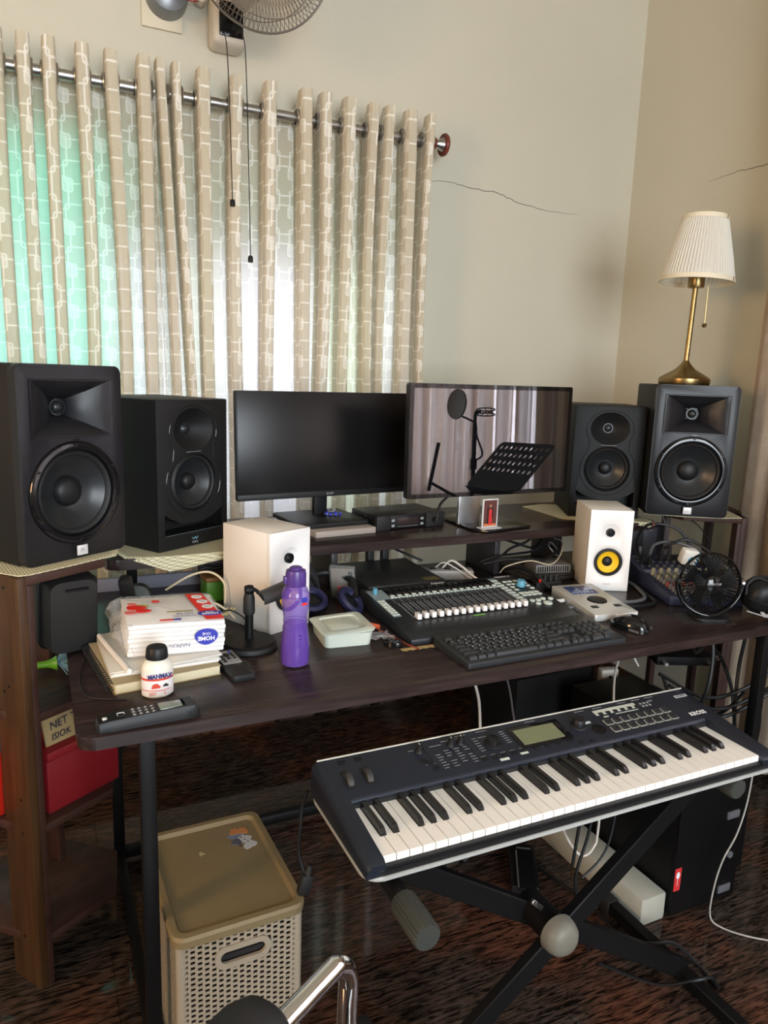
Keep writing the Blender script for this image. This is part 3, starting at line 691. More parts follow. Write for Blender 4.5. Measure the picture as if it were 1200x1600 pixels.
# ================================================================== MONITORS ON THE DESK SHELF
t = thing('computer_monitor', 'matte black monitor standing left of the glossy one, behind the receiver', 'monitor', (.5076, 2.0493, .9072), .1063); t.scale = (1.08,) * 3
scr = bpy.data.objects.new('display', None); C.objects.link(scr); scr.parent = t; scr.location = (0, 0, .091); scr.rotation_euler = (-.0538, 0, 0)
box(scr, 'housing', BLK, (0, .54), (.004, .022), (0, .2905), .003)
box(scr, 'back_bulge', BLK, (.12, .42), (.020, .045), (.05, .22), .01)
box(scr, 'screen_panel', SCR, (.003, .537), (.001, .006), (.018, .2885), .0005)
box(scr, 'chin', BLK, (.0, .54), (-.001, .008), (0, .0165), .001)
text(scr, 'logo_text', GRY, 'acer', .012, (.272, -.0012, .009), FACE, .0002, xs=1.15)
box(t, 'stem', BLK, (.245, .287), (.045, .065), (.025, .20), .004)
prism(t, 'base', BLK, rrect(.215, .20, .012, 4, .252, .02), .019, .031, .003)
t = thing('box_slab', 'thin beige box lying under the base of the matte monitor', 'box', (.7074, 1.9472, .9073), .1063); t.scale = (1.08,) * 3
box(t, 'slab', mat('beige_card', (.33, .28, .24), .6), (0, .185), (.0, .19), (0, .0175), .002)
t = thing('keychain', 'blue and silver beaded keychain lying on the base of the matte monitor', 'keychain', (.8176, 2.106, .9418)); t.scale = (1.08,) * 3
for k in range(9):
    a = k * .7; r_ = .012 + .0016 * k
    lathe(t, 'blue_charm', mat('blue_charm', (.03, .05, .45), .25), [(0, .004), (.004, .003), (.0055, 0), (.004, -.003), (0, -.004)], 8, (r_ * math.cos(a), r_ * math.sin(a) * .8, .004), (random.random(), random.random(), 0))
tube(t, 'chain', SLV, [(-.025, 0, .003), (-.01, .012, .006), (0, -.006, .010), (.008, .012, .018), (.012, .002, .008), (.024, -.008, .003), (.004, -.014, .004), (-.02, -.01, .003)], .0018, 6)
tube(t, 'ring', SLV, [(.010 * math.cos(a), .002, .018 + .010 * math.sin(a)) for a in [k * PI / 5 for k in range(11)]], .0011, 6)

t = thing('computer_monitor', 'glossy black monitor standing right, its screen mirroring a curtain and stands', 'monitor', (.9612, 1.8814, .9072), .0289); t.scale = (1.08,) * 3
scr = bpy.data.objects.new('display', None); C.objects.link(scr); scr.parent = t; scr.location = (0, 0, .106); scr.rotation_euler = (-.0194, 0, 0)
P = rrect(.545, .309, .006, 4, .2725, .1545)
bm = xf(prism_bm(P, -.022, -.0005), MF); bev(bm, .001, 1); finish(bm, 'housing', BLK, scr)
bm = xf(prism_bm(P, -.0004, .0008), MF); finish(bm, 'screen_border', mat('screen_border', (.003, .003, .0035), .03, spec=.5, ior=1.45), scr)
bm = xf(prism_bm(rrect(.520, .284, .001, 2, .2725, .1545), .0008, .0011), MF); finish(bm, 'front_glass', GSC, scr)
box(scr, 'back_bulge', BLK, (.12, .42), (.020, .050), (.05, .22), .01)
box(t, 'stem', SLV, (.215, .290), (.075, .088), (.008, .15), .003)
bp_ = [(.222, .02), (.250, -.025), (.425, .002), (.410, .185), (.30, .235), (.23, .20)]
prism(t, 'base', GLS, bp_, .001, .009, .003)
tube(t, 'display_cable', BLK, [(.20, .055, .125), (.17, .06, .10), (.135, .05, .075), (.12, .04, .03)], .004, 8)
t = thing('photo_stand', 'small acrylic stand with a photo of a person in red, on the glossy monitor base', 'photo stand', (1.2269, 1.8878, .9171), .06); t.scale = (1.08,) * 3
ACR = mat('acrylic_edge', (.75, .75, .75), .15, alpha=.65)
box(t, 'acrylic_foot', ACR, (-.006, .062), (-.014, .018), (0, .003), .001)
box(t, 'acrylic_plate', ACR, (0, .055), (0, .003), (.003, .086), .001)
box(t, 'photo_print', mat('photo_dark', (.10, .035, .03), .4), (.005, .050), (-.0006, 0), (.007, .082), 0)
fig = mat('photo_red', (.55, .03, .03), .4)
boxes(t, 'printed_gown', fig, [(.021, .034, -.0011, -.0006, .012, .055)])
boxes(t, 'printed_jacket', mat('photo_black', (.01, .01, .012), .4), [(.017, .022, -.0012, -.0006, .014, .060), (.033, .037, -.0012, -.0006, .030, .060)])
lathe(t, 'printed_head', mat('photo_skin', (.45, .22, .12), .5), [(0, .0008), (.0035, .0008), (.0035, 0), (0, 0)], 12, (.0275, -.0006, .066), FACE)
boxes(t, 'printed_floor', mat('photo_orange', (.55, .16, .05), .5), [(.006, .049, -.0009, -.0006, .008, .014)])

# ---- wireless receiver
t = thing('wireless_receiver', 'small black half-rack wireless receiver on the desk shelf below the monitors', 'receiver', (.9158, 1.985, .9072), .115); t.scale = (1.08,) * 3
box(t, 'case', BLK, (0, .228), (.006, .145), (.003, .043), .002)
box(t, 'left_bumper', RUB, (-.003, .045), (-.006, .012), (0, .044), .004); box(t, 'right_bumper', RUB, (.165, .231), (-.006, .012), (0, .044), .004)
box(t, 'front_panel', BLK, (.045, .165), (-.001, .008), (.004, .042), .001)
box(t, 'display', mat('dark_display', (.030, .020, .020), .12), (.068, .140), (-.0018, 0), (.012, .034), .001)
for x in (.053, .152):
    for z in (.012, .027): box(t, 'button', GRY, (x - .005, x + .005), (-.003, 0), (z - .003, z + .004), .001)
box(t, 'display_line', GRY, (.068, .140), (-.002, -.001), (.0085, .0092), 0)
lathe(t, 'knob', BLK, [(0, .012), (.007, .012), (.008, 0), (0, 0)], 20, (.192, -.006, .022), FACE)
lathe(t, 'antenna_socket', STL, [(0, .012), (.005, .012), (.005, 0), (0, 0)], 14, (-.003, .05, .035), (0, -PI / 2, 0))
for y in (.05, .10): box(t, 'lid_groove', STL, (.05, .18), (y, y + .001), (.0428, .0433), 0)

# ================================================================== FADER CONTROLLER
ctl = thing('fader_controller', 'dark sixteen-fader mixing controller with white fader caps in the middle of the desk', 'mixer', (.775, 1.462, .7505), .0)
CD, CW = .318, .508
prof = [(0, 0), (0, .014), (.04, .021), (CD, .046), (CD, 0)]
bm = bmesh.new(); A = [bm.verts.new((0, y, z)) for y, z in prof]; B = [bm.verts.new((CW, y, z)) for y, z in prof]
bm.faces.new(A); bm.faces.new(B[::-1])
for i in range(5): bm.faces.new((A[i], A[(i + 1) % 5], B[(i + 1) % 5], B[i]))
bev(bm, .0018, 2); CTM = mat('controller_charcoal', (.018, .022, .026), .36, metal=.2); finish(bm, 'case', CTM, ctl)
SL = math.atan2(.025, CD - .04)
pn = bpy.data.objects.new('panel', None); C.objects.link(pn); pn.parent = ctl; pn.location = (0, .04, .0212); pn.rotation_euler = (SL, 0, 0); pn.scale = (.97, 1, 1)
# panel frame: x right, y up the slope 0 .. 0.28
DK = mat('scribble_strip', (.008, .008, .010), .12)
PALE = mat('controller_pale_strip', (.22, .28, .29), .45)
PH = .279
x0c, pitch = .070, .0222
boxes(pn, 'pale_strip', PALE, [(.012, .400, .197, .206, .0, .0006), (.012, .060, .206, .262, 0, .0006), (.012, .036, .085, .197, 0, .0006), (.412, .436, .085, .262, 0, .0006)])
for k in range(16):
    x = x0c + k * pitch
    box(pn, 'scribble_display', DK, (x - .0085, x + .0085), (.222, .258), (0, .0012), .0004)
    box(pn, 'select_button', BTN, (x - .0065, x + .0065), (.2085, .2155), (0, .0028), .0008)
    for q in (-1, 1): box(pn, 'channel_button', BTN, (x + q * .0052 - .0038, x + q * .0052 + .0038), (.1985, .2045), (0, .0026), .0007)
    box(pn, 'fader_slot', RUB, (x - .001, x + .001), (.058, .165), (0, .0008), 0)
    boxes(pn, 'fader_scale', GRY, [(x + s * .0065 - .0022, x + s * .0065 + .0022, .066 + j * .0072, .0672 + j * .0072, 0, .0007) for s in (-1, 1) for j in range(14)])
    box(pn, 'channel_line', GRY, (x - pitch / 2, x - pitch / 2 + .0008), (.165, .196), (0, .0006), 0)
    dy = 0.0 if k not in (0,) else -.002
    bm = bmesh.new(); bbox(bm, -.0062, .0062, -.011, .011, 0, .013)
    for v in bm.verts:
        if v.co.z > .01 and abs(v.co.y) > .005: v.co.y *= .8
    bev(bm, .0012, 2); finish(bm, 'fader_cap', WHT, pn, (x, .062 + dy, .002))
    box(pn, 'fader_cap_line', RUB, (x - .0062, x + .0062), (.0615 + dy, .0625 + dy), (.0145, .0153), 0)
    box(pn, 'shadow_print', PALE, (x - .0045, x + .0045), (.030, .034), (0, .0004), 0) if False else None
box(pn, 'green_led', mat('green_led', (.15, .45, .05), .4), (x0c + 7 * pitch, x0c + 8.6 * pitch), (.037, .041), (0, .001), 0)
for j in range(8):
    box(pn, 'mode_button', BTN, (.014, .0245), (.092 + j * .0128, .100 + j * .0128), (0, .0026), .0007)
    box(pn, 'mode_button', BTN, (.0255, .034), (.092 + j * .0128, .100 + j * .0128), (0, .0026), .0007)
lathe(pn, 'pan_knob', TEAL, [(0, .016), (.006, .0155), (.0068, .013), (.0068, 0), (0, 0)], 24, (.030, .240, .001))
for j in range(9):
    for q in (0, 1): box(pn, 'function_button', BTN, (.4145 + q * .0105, .4145 + q * .0105 + .009), (.090 + j * .0185, .0995 + j * .0185), (0, .0026), .0008)
for r_ in range(2):
    for q in range(4): box(pn, 'function_button', BTN, (.442 + q * .0172, .442 + q * .0172 + .0145), (.118 + r_ * .0155, .129 + r_ * .0155), (0, .0026), .0008)
for r_, row in enumerate(((0, 3), (0, 2.9), (0, .95, 3.1), (.0, .95, 2.05))):
    for q in row: box(pn, 'round_button', BTN, (.445 + q * .0185, .445 + q * .0185 + .0135), (.160 + r_ * .0205, .171 + r_ * .0205), (0, .0028), .003)
lathe(pn, 'jog_knob', TEAL, [(0, .019), (.0105, .0185), (.0125, .016), (.0135, 0), (0, 0)], 32, (.482, .188, .001))
for (x, y, r_) in ((.447, .083, .008), (.467, .083, .008), (.487, .088, .008), (.510, .083, .008), (.452, .062, .008), (.482, .058, .0125)):
    lathe(pn, 'transport_button', BTN, [(0, .004), (r_ * .8, .004), (r_, .0028), (r_, 0), (0, 0)], 20, (x, y, 0))
text(pn, 'logo_text', INK, 'PreSonus', .011, (.245, .270, .0006), (0, 0, 0), .0002)
text(pn, 'model_text', INK, 'FaderPort 16', .010, (.470, .268, .0006), (0, 0, 0), .0002)

# ---- computer keyboard
kb = thing('computer_keyboard', 'black full-size computer keyboard with low wide keys in front of the fader controller', 'keyboard', (.826, 1.2895, .7505), .022)
KW, KD = .458, .158
bm = prism_bm(rrect(KW, KD, .006, 3, KW / 2, KD / 2), 0, .013)
for v in bm.verts:
    if v.co.z > .01: v.co.z += .010 * v.co.y / KD
bev(bm, .002, 2); finish(bm, 'case', mat('keyboard_black', (.020, .023, .026), .4), kb)
kp = bpy.data.objects.new('key_field', None); C.objects.link(kp); kp.parent = kb; kp.location = (0, 0, .013); kp.rotation_euler = (math.atan2(.010, KD), 0, 0)
KM = mat('key_black', (.023, .027, .030), .42); KEYS = {}
def key(x, y, w_, d_=.0165):
    k_ = (round(w_, 4), round(d_, 4))
    if k_ not in KEYS:
        bm = bmesh.new(); vs = bbox(bm, .0008, w_ - .0008, .0008, d_ - .0008, 0, .0085)
        for v in vs[4:]:
            v.co.x += .0022 * (1 if v.co.x < w_ / 2 else -1); v.co.y += .0018 * (1 if v.co.y < d_ / 2 else -.4)
        bev(bm, .0006, 1); o = finish(bm, 'key', KM, kp, (x, y, 0)); KEYS[k_] = o.data; return o
    o = bpy.data.objects.new('key', KEYS[k_]); C.objects.link(o); o.parent = kp; o.location = (x, y, 0); return o
u = .01905; X0 = .010; Y0 = .012; rw_ = .0190
rows_ = [
    [(0, 1.25), (1.25, 1.25), (2.5, 1.25), (3.75, 6.25), (10, 1.25), (11.25, 1.25), (12.5, 1.25), (13.75, 1.25), (15.3, 1), (16.3, 1), (17.3, 1), (18.6, 2), (20.6, 1)],
    [(0, 2.25)] + [(2.25 + i, 1) for i in range(10)] + [(12.25, 2.75), (16.3, 1), (18.6, 1), (19.6, 1), (20.6, 1), (21.6, 1)],
    [(0, 1.75)] + [(1.75 + i, 1) for i in range(11)] + [(12.75, 2.25), (18.6, 1), (19.6, 1), (20.6, 1)],
    [(0, 1.5)] + [(1.5 + i, 1) for i in range(12)] + [(13.5, 1.5), (15.3, 1), (16.3, 1), (17.3, 1), (18.6, 1), (19.6, 1), (20.6, 1), (21.6, 1)],
    [(i, 1) for i in range(13)] + [(13, 2), (15.3, 1), (16.3, 1), (17.3, 1), (18.6, 1), (19.6, 1), (20.6, 1), (21.6, 1)],
]
for r_, row in enumerate(rows_):
    for x, w_ in row: key(X0 + x * u * .994, Y0 + r_ * rw_, w_ * u * .994, rw_)
for x in [0] + [2 + i for i in range(4)] + [6.5 + i for i in range(4)] + [11 + i for i in range(4)] + [15.3, 16.3, 17.3]:
    key(X0 + x * u * .994, Y0 + 5 * rw_ + .008, u * .994, .0165)
legends = []
for r_, (n_, x_) in enumerate(((10, 2.25), (11, 1.75), (12, 1.5), (13, 0))):
    for i in range(n_): legends.append((X0 + (x_ + i + .30) * u * .994, Y0 + (r_ + 1 + .62) * rw_))
o = boxes(kp, 'key_legends', INK, [(x, x + .0022, y, y + .0030, .0084, .0088) for x, y in legends]); o['kind'] = 'stuff'
for x in (.40, .415, .43): box(kp, 'status_led', mat('dim_green_led', (.05, .12, .05), .4), (x, x + .004), (.146, .148), (0, .001), 0)

# ---- mouse
def blob(parent, name, m, w_, d_, h_, loc=(0, 0, 0), rot=(0, 0, 0), yk=.55, tail=.55, flat=.0):
    loops = []; n = 14
    for i in range(n + 1):
        s = i / n; ww = w_ * (math.sin(PI * min(1, max(0, s))) ** .35 if 0 < s < 1 else .02) * (1 - .12 * math.cos(2 * PI * s)); hh = h_ * (math.sin(PI * (s ** .8)) ** .6 if 0 < s < 1 else .02)
        L = []
        for k in range(17): a = PI * k / 16; L.append((ww / 2 * math.copysign(abs(math.cos(a)) ** .7, math.cos(a)), (s - .5) * d_, max(.0, hh * math.sin(a) ** .8 if math.sin(a) > 0 else 0)))
        loops.append(L)
    return loft(parent, name, m, loops, loc, rot, 60)
ms = thing('computer_mouse', 'glossy black computer mouse right of the computer keyboard', 'mouse', (1.368, 1.380, .751), .25)
blob(ms, 'body', GLS, .062, .112, .037)
box(ms, 'scroll_wheel', RUB, (-.004, .004), (-.040, -.018), (.022, .034), .002)
for s in (-1, 1): loft(ms, 'side_panel', SLV, [[(s * .029, y, z) for z in (.004, .010)] + [(s * .0315, y, z) for z in (.010, .004)] for y in (-.045, -.02, .0)])
cable('mouse_cable', 'thin black mouse cable running behind the keyboard', BLK, [(1.350, 1.434, .757), (1.325, 1.436, .753), (1.302, 1.430, .7525), (1.294, 1.40, .7525)], .0016)

# ---- audio interface
bf = thing('audio_interface', 'silver audio interface with blue display and round black wheel, beside the fader controller', 'audio interface', (1.314, 1.450, .7505), -.13)
BW, BD = .136, .230
bm = prism_bm(rrect(BW, BD, .006, 4, BW / 2, BD / 2), 0, .019)
for v in bm.verts:
    if v.co.z > .01: v.co.z += .014 * v.co.y / BD
bev(bm, .0015, 2); finish(bm, 'case', mat('silver_paint', (.60, .61, .58), .35, .3), bf)
bpn = bpy.data.objects.new('top_panel', None); C.objects.link(bpn); bpn.parent = bf; bpn.location = (0, 0, .0192); bpn.rotation_euler = (math.atan2(.014, BD), 0, 0)
box(bpn, 'display', mat('blue_display', (.05, .075, .20), .12), (.026, .110), (.152, .212), (0, .0008), .0003)
boxes(bpn, 'display_bars', mat('display_grey', (.30, .36, .50), .3), [(.031 + k * .012, .038 + k * .012, .158, .168 + (k * 37 % 5) * .006, .0008, .0012) for k in range(6)])
lathe(bpn, 'wheel', STL, [(0, .004), (.018, .0045), (.026, .003), (.028, 0), (0, 0)], 44, (.070, .100, 0))
for x in (.022, .094): box(bpn, 'rubber_button', RUB, (x, x + .020), (.045, .060), (0, .002), .001)
for k, c_ in enumerate((BTN, BTN)): box(bpn, 'print_line', GRY, (.035 + k * .03, .045 + k * .03), (.132, .134), (0, .0003), 0)
cable('usb_cable', 'white usb plug and cord entering the left side of the silver audio interface', WCB, [(1.330, 1.60, .764), (1.312, 1.604, .762), (1.303, 1.625, .757), (1.302, 1.66, .756)], .0055, seg=10)
cable('jack_cable', 'grey jack cable ending at the left side of the silver audio interface', mat('grey_cable', (.12, .12, .13), .4), [(1.322, 1.55, .760), (1.306, 1.552, .758), (1.300, 1.52, .756), (1.298, 1.48, .756)], .0045, seg=8)
cable('xlr_cable', 'black cable with red-ringed plug between the controller and audio interface', BLK, [(1.345, 1.685, .775), (1.325, 1.72, .800), (1.315, 1.79, .812), (1.30, 1.86, .790)], .006, seg=8)
tag(lathe(None, 'plug_ring', RED, [(.0075, 0), (.0075, .006), (.006, .006), (.006, 0), (.0075, 0)], 16, (1.329, 1.712, .793), (PI / 2 + .3, 0, .3)), 'small red ring round the plug of the black cable by the audio interface', 'plug ring')
cable('speaker_cable', 'grey cable looping round the foot of the right white speaker', mat('grey_cable', (.12, .12, .13), .4), [(1.465, 1.55, .757), (1.54, 1.54, .757), (1.595, 1.56, .757), (1.640, 1.63, .757), (1.668, 1.70, .757), (1.668, 1.78, .757)], .0055)
cable('speaker_cable', 'thicker black cable beside the grey loop at the right white speaker', BLK, [(1.46, 1.51, .757), (1.53, 1.50, .757), (1.590, 1.515, .757), (1.620, 1.57, .757), (1.660, 1.66, .757), (1.680, 1.72, .757)], .0055)

# ---- rack slab behind the controller, CD case, blue headphones
t = thing('rack_unit', 'flat black rack unit lying on the desk behind the fader controller', 'rack unit', (.812, 1.800, .7505), -.01)
box(t, 'case', mat('worn_black_metal', (.020, .020, .019), .5, noise=(25, .35)), (0, .245), (0, .27), (.003, .044), .0015)
box(t, 'sticker', mat('worn_yellow_sticker', (.10, .085, .035), .6), (.185, .235), (.015, .045), (.044, .0445), 0)
t = thing('cassette_case', 'clear case with a printed red and beige inlay leaning behind the plastic box', 'case', (.728, 1.868, .7515), .45, rot=(.45, 0, -.55))
box(t, 'shell', CLR, (0, .07), (0, .016), (0, .11), .001); box(t, 'inlay', mat('beige_inlay', (.30, .24, .20), .5), (.004, .066), (.003, .006), (.004, .106), 0)
box(t, 'inlay_print', RED, (.02, .045), (.0023, .003), (.02, .045), 0); box(t, 'spine_print', GLS, (.052, .064), (.0023, .003), (.01, .1), 0)
NVY = mat('navy_cloth', (.010, .010, .045), .6)
t = thing('headphones', 'dark blue headphones lying behind the plastic box, left of the fader controller', 'headphones', (.690, 1.695, .770))
for (x, y, a) in ((.03, .03, .3), (-.06, .065, -.4)):
    lathe(t, 'ear_cushion', NVY, [(.026, .0), (.040, .002), (.043, .012), (.037, .020), (.028, .017), (.024, .010)], 28, (x, y, .012), (.5, .35 + a, 0))
    lathe(t, 'ear_cup', BLK, [(0, -.012), (.026, -.010), (.036, 0), (.036, .006), (0, .006)], 28, (x, y, .012), (.5, .35 + a, 0))
tube(t, 'headband', BLK, [(.055, .04, .02), (.07, .11, .05), (.02, .165, .06), (-.05, .15, .05), (-.09, .09, .02)], .010, 10)
t = thing('pouch', 'crumpled black pouch standing between the white speaker and the shelf support', 'pouch', (.628, 1.86, .7505))
blob(t, 'bag_body', mat('black_cloth', (.010, .010, .014), .8, bump=(30, 1.0)), .10, .14, .12, rot=(0, 0, .5))
tube(t, 'strap', RUB, [(-.04, -.06, .06), (0, -.08, .10), (.04, -.05, .05), (.06, -.06, .004)], .005, 6)
for k, lb in enumerate(('left of the two black adapters under the shelf behind the rack unit', 'right of the two black adapters under the shelf behind the rack unit')):
    t = thing('power_adapter', lb, 'adapter', (.945 + k * .052, 2.095, .7505))
    box(t, 'body', RUB, (-.012, .012), (-.012, .012), (.03, .085), .004); tube(t, 'cord', RUB, [(0, 0, .035), (-.012, .01, .01), (-.03, .02, .004)], .0035, 6)
t = thing('power_strip', 'grey-white power strip behind the rack unit with white plugs', 'power strip', (1.065, 1.95, .7505), -.35)
box(t, 'body', mat('grey_white_plastic', (.32, .30, .28), .4), (0, .16), (0, .05), (0, .032), .006)
for k in range(3): box(t, 'socket', RUB, (.02 + k * .045, .042 + k * .045), (.015, .035), (.0318, .0326), 0)
cable('white_cable', 'white cable arcing from the power strip behind the fader controller', WCB, [(1.135, 1.955, .785), (1.15, 1.93, .812), (1.17, 1.90, .80), (1.19, 1.84, .775), (1.23, 1.80, .760), (1.27, 1.79, .756)], .0035)
cable('white_cable', 'thin second white cord beside the arcing one near the power strip', WCB, [(1.115, 1.965, .785), (1.13, 1.94, .805), (1.16, 1.915, .79), (1.20, 1.87, .760), (1.215, 1.80, .756)], .0022)
cable('black_cable', 'black diagonal cable under the shelf above the rack unit', BLK, [(.92, 2.12, .872), (.97, 2.08, .850), (1.05, 2.02, .815), (1.085, 2.0, .800)], .004)
cable('thin_wire', 'thin pale wire looping right of the fader controller top corner', CRC, [(1.245, 1.80, .800), (1.29, 1.83, .808), (1.36, 1.81, .825), (1.43, 1.80, .810), (1.49, 1.83, .825), (1.55, 1.89, .845)], .0016)
t = thing('laptop', 'closed dark laptop lying under the shelf behind the silver audio interface', 'laptop', (1.385, 1.80, .7505), .10)
box(t, 'base', mat('dark_laptop', (.035, .032, .028), .45), (0, .165), (0, .22), (0, .014), .003); box(t, 'lid', mat('dark_laptop', (.035, .032, .028), .45), (0, .165), (0, .22), (.0145, .023), .003)
t = thing('vented_box', 'low grey slotted box on the closed laptop beside the white speaker', 'box', (1.405, 1.835, .7740), -.2)
box(t, 'case', mat('grey_metal', (.16, .15, .14), .45), (0, .12), (0, .09), (0, .026), .002)
boxes(t, 'slots', GLS, [(.006 + k * .0078, .0095 + k * .0078, -.0006, 0, .004, .022) for k in range(14)])
t = thing('wall_bracket_charger', 'row of small black knobs on a strip behind the controller top right corner', 'knob strip', (1.345, 1.735, .7505), -.15)
box(t, 'strip', RUB, (-.01, .075), (0, .03), (0, .028), .003)
for k in range(4): lathe(t, 'knob', RUB, [(0, .020), (.005, .020), (.0065, 0), (0, 0)], 12, (.004 + k * .019, .012, .028))
for k, pts in enumerate([
    [(1.36, 2.06, .80), (1.41, 2.05, .835), (1.46, 2.03, .825), (1.52, 2.01, .81), (1.57, 2.03, .84), (1.56, 2.08, .85)],
    [(1.25, 1.925, .80), (1.32, 1.925, .815), (1.40, 1.935, .815), (1.46, 1.945, .815), (1.52, 1.95, .83), (1.57, 1.96, .82)],
    [(1.36, 1.96, .805), (1.40, 1.97, .825), (1.46, 1.975, .84), (1.52, 1.98, .868), (1.56, 1.97, .868), (1.585, 1.96, .85)],
    [(1.25, 1.90, .80), (1.31, 1.885, .812), (1.37, 1.860, .815), (1.43, 1.845, .812), (1.50, 1.875, .82), (1.55, 1.90, .83)]]):
    cable('black_cable', ['uppermost black cable looping over the closed laptop under the shelf', 'black cable lying across the middle of the closed laptop', 'black cable arched highest beside the right shelf support', 'lowest black cable in front of the closed laptop'][k], BLK, pts, .0042)
cable('thin_wire', 'thin grey wire tangle beside the white speaker under the shelf', mat('grey_cable', (.12, .12, .13), .4), [(1.55, 1.91, .82), (1.53, 1.93, .845), (1.50, 1.90, .84), (1.53, 1.885, .81), (1.555, 1.905, .85), (1.54, 1.93, .86)], .002)

# ================================================================== THINGS ON THE LEFT OF THE DESK
PURP = mat('purple_tritan', (0.15, 0.07, 0.42), 0.12, alpha=0.62, spec=.7)
PCAP = mat('purple_cap', (0.075, 0.035, 0.20), 0.3)
t = thing('water_bottle', 'translucent purple water bottle standing in front of the left white speaker', 'bottle', (.484, 1.452, .7505))
def bodyp(k=0): return [(0, .002), (.024, .0015), (.029, .004), (.0312, .010), (.0312, .045), (.0300, .060), (.0275, .080), (.0255, .098), (.0262, .112), (.0290, .130), (.0305, .146), (.0300, .158), (.0265, .170), (.0215, .178), (.0205, .182)]
lathe(t, 'body', PURP, bodyp(), 44)
lathe(t, 'water', mat('purple_water', (0.06, 0.03, 0.22), .15, alpha=.55), [(0, .005), (.027, .006), (.0290, .012), (.0290, .045), (.0280, .060), (.0255, .080), (.0235, .096), (0, .096)], 36)
for z in (.086, .100, .158): lathe(t, 'moulded_ring', PURP, [(r_ + .0005, z + d) for r_, d in (((.0268 if z == .086 else .0256 if z == .1 else .030), -.0012), ((.0275 if z == .086 else .0263 if z == .1 else .0307), 0), ((.0268 if z == .086 else .0256 if z == .1 else .030), .0012))], 40)
cap_ = lathe(t, 'cap', PCAP, [(0, .178), (.0215, .178), (.0222, .182), (.0222, .205), (.0205, .212), (.012, .214), (0, .214)], 36)
lathe(cap_, 'spout_lid', PCAP, [(0, .2135), (.0135, .2135), (.0135, .218), (.010, .220), (0, .220)], 28)
box(cap_, 'cap_tab', PCAP, (-.027, -.019), (-.006, .006), (.184, .2), .002)
bl = prism(t, 'round_logo', BLU, [(.0085 * math.cos(a), .0065 * math.sin(a) + .002) for a in [k * PI / 8 for k in range(16)]], 0, .0006, 0, (.0100, -.0284, .150), (PI / 2, 0, .34))
prism(t, 'logo_band', RED, rrect(.013, .006, .002, 3), 0, .0008, 0, (.0100, -.0284, .144), (PI / 2, 0, .34))
boxes(t, 'level_marks', PCAP, [(-.002, .004, -.0318, -.0310, .018 + k * .008, .0192 + k * .008) for k in range(8)])

t = thing('microphone_stand', 'short round-base microphone desk stand with black clip, in front of the left white speaker', 'microphone stand', (.418, 1.586, .7505))
lathe(t, 'base', STL, [(0, 0), (.060, 0), (.0625, .003), (.0625, .012), (.058, .017), (.020, .021), (0, .021)], 56)
lathe(t, 'rubber_ring', RUB, [(.0615, .0), (.0640, .002), (.0640, .009), (.0625, .012)], 56)
lathe(t, 'pole', STL, [(.0095, .018), (.0095, .085), (.0, .085)], 24)
lathe(t, 'clutch', RUB, [(0, .080), (.0125, .080), (.0135, .086), (.0128, .118), (.010, .128), (0, .128)], 24)
lathe(t, 'swivel', STL, [(0, .010), (.010, .009), (.012, 0), (.010, -.009), (0, -.010)], 20, (0, 0, .136), (0, PI / 2, 0))
tube(t, 'swivel_arm', STL, [(.008, 0, .138), (.018, -.006, .132), (.026, -.010, .122), (.033, -.014, .112)], .0045, 8)
bm = bmesh.new(); n = 12
L = [[(x, (.019 + .003 * (x / .05)) * math.cos(PI * k / n - PI / 2 - .1) * 1.0 - .0, (.019 + .002 * (x / .05)) * math.sin(PI * k / n - PI / 2)) for k in range(n + 1)] + [(x, (.016 + .003 * (x / .05)) * math.cos(PI * k / n - PI / 2 - .1), (.016 + .002 * (x / .05)) * math.sin(PI * k / n - PI / 2)) for k in range(n, -1, -1)] for x in (0, .02, .045, .068)]
loft(t, 'microphone_clip', mat('clip_grey', (.035, .035, .038), .5), L, (.022, -.016, .116), (2.2, -.18, .25))

t = thing('remote_control', 'small black remote with grey face, red and blue buttons, lying by the microphone stand', 'remote', (.352, 1.474, .7505), .10)
prism(t, 'body', BLK, rrect(.050, .150, .007, 4), 0, .014, .003)
prism(t, 'face_plate', mat('remote_grey', (.30, .30, .30), .45), rrect(.040, .075, .003, 3, 0, .030), .0138, .0146, 0)
for r_ in range(5):
    for c_ in range(3):
        m_ = {(0, 0): RED, (0, 1): RED if False else STL, (0, 2): BLU}.get((r_, c_), STL)
        if (r_ == 0 and c_ == 1) or (r_ == 4 and c_ != 0): continue
        prism(t, 'button', m_, rrect(.008, .0055, .0025, 3), .0145, .0168, .0005, ((c_ - 1) * .0125, .058 - r_ * .0125, 0))
lathe(t, 'round_button', STL, [(0, .0175), (.006, .0172), (.0065, .0145), (0, .0145)], 18, (0, .040, 0))

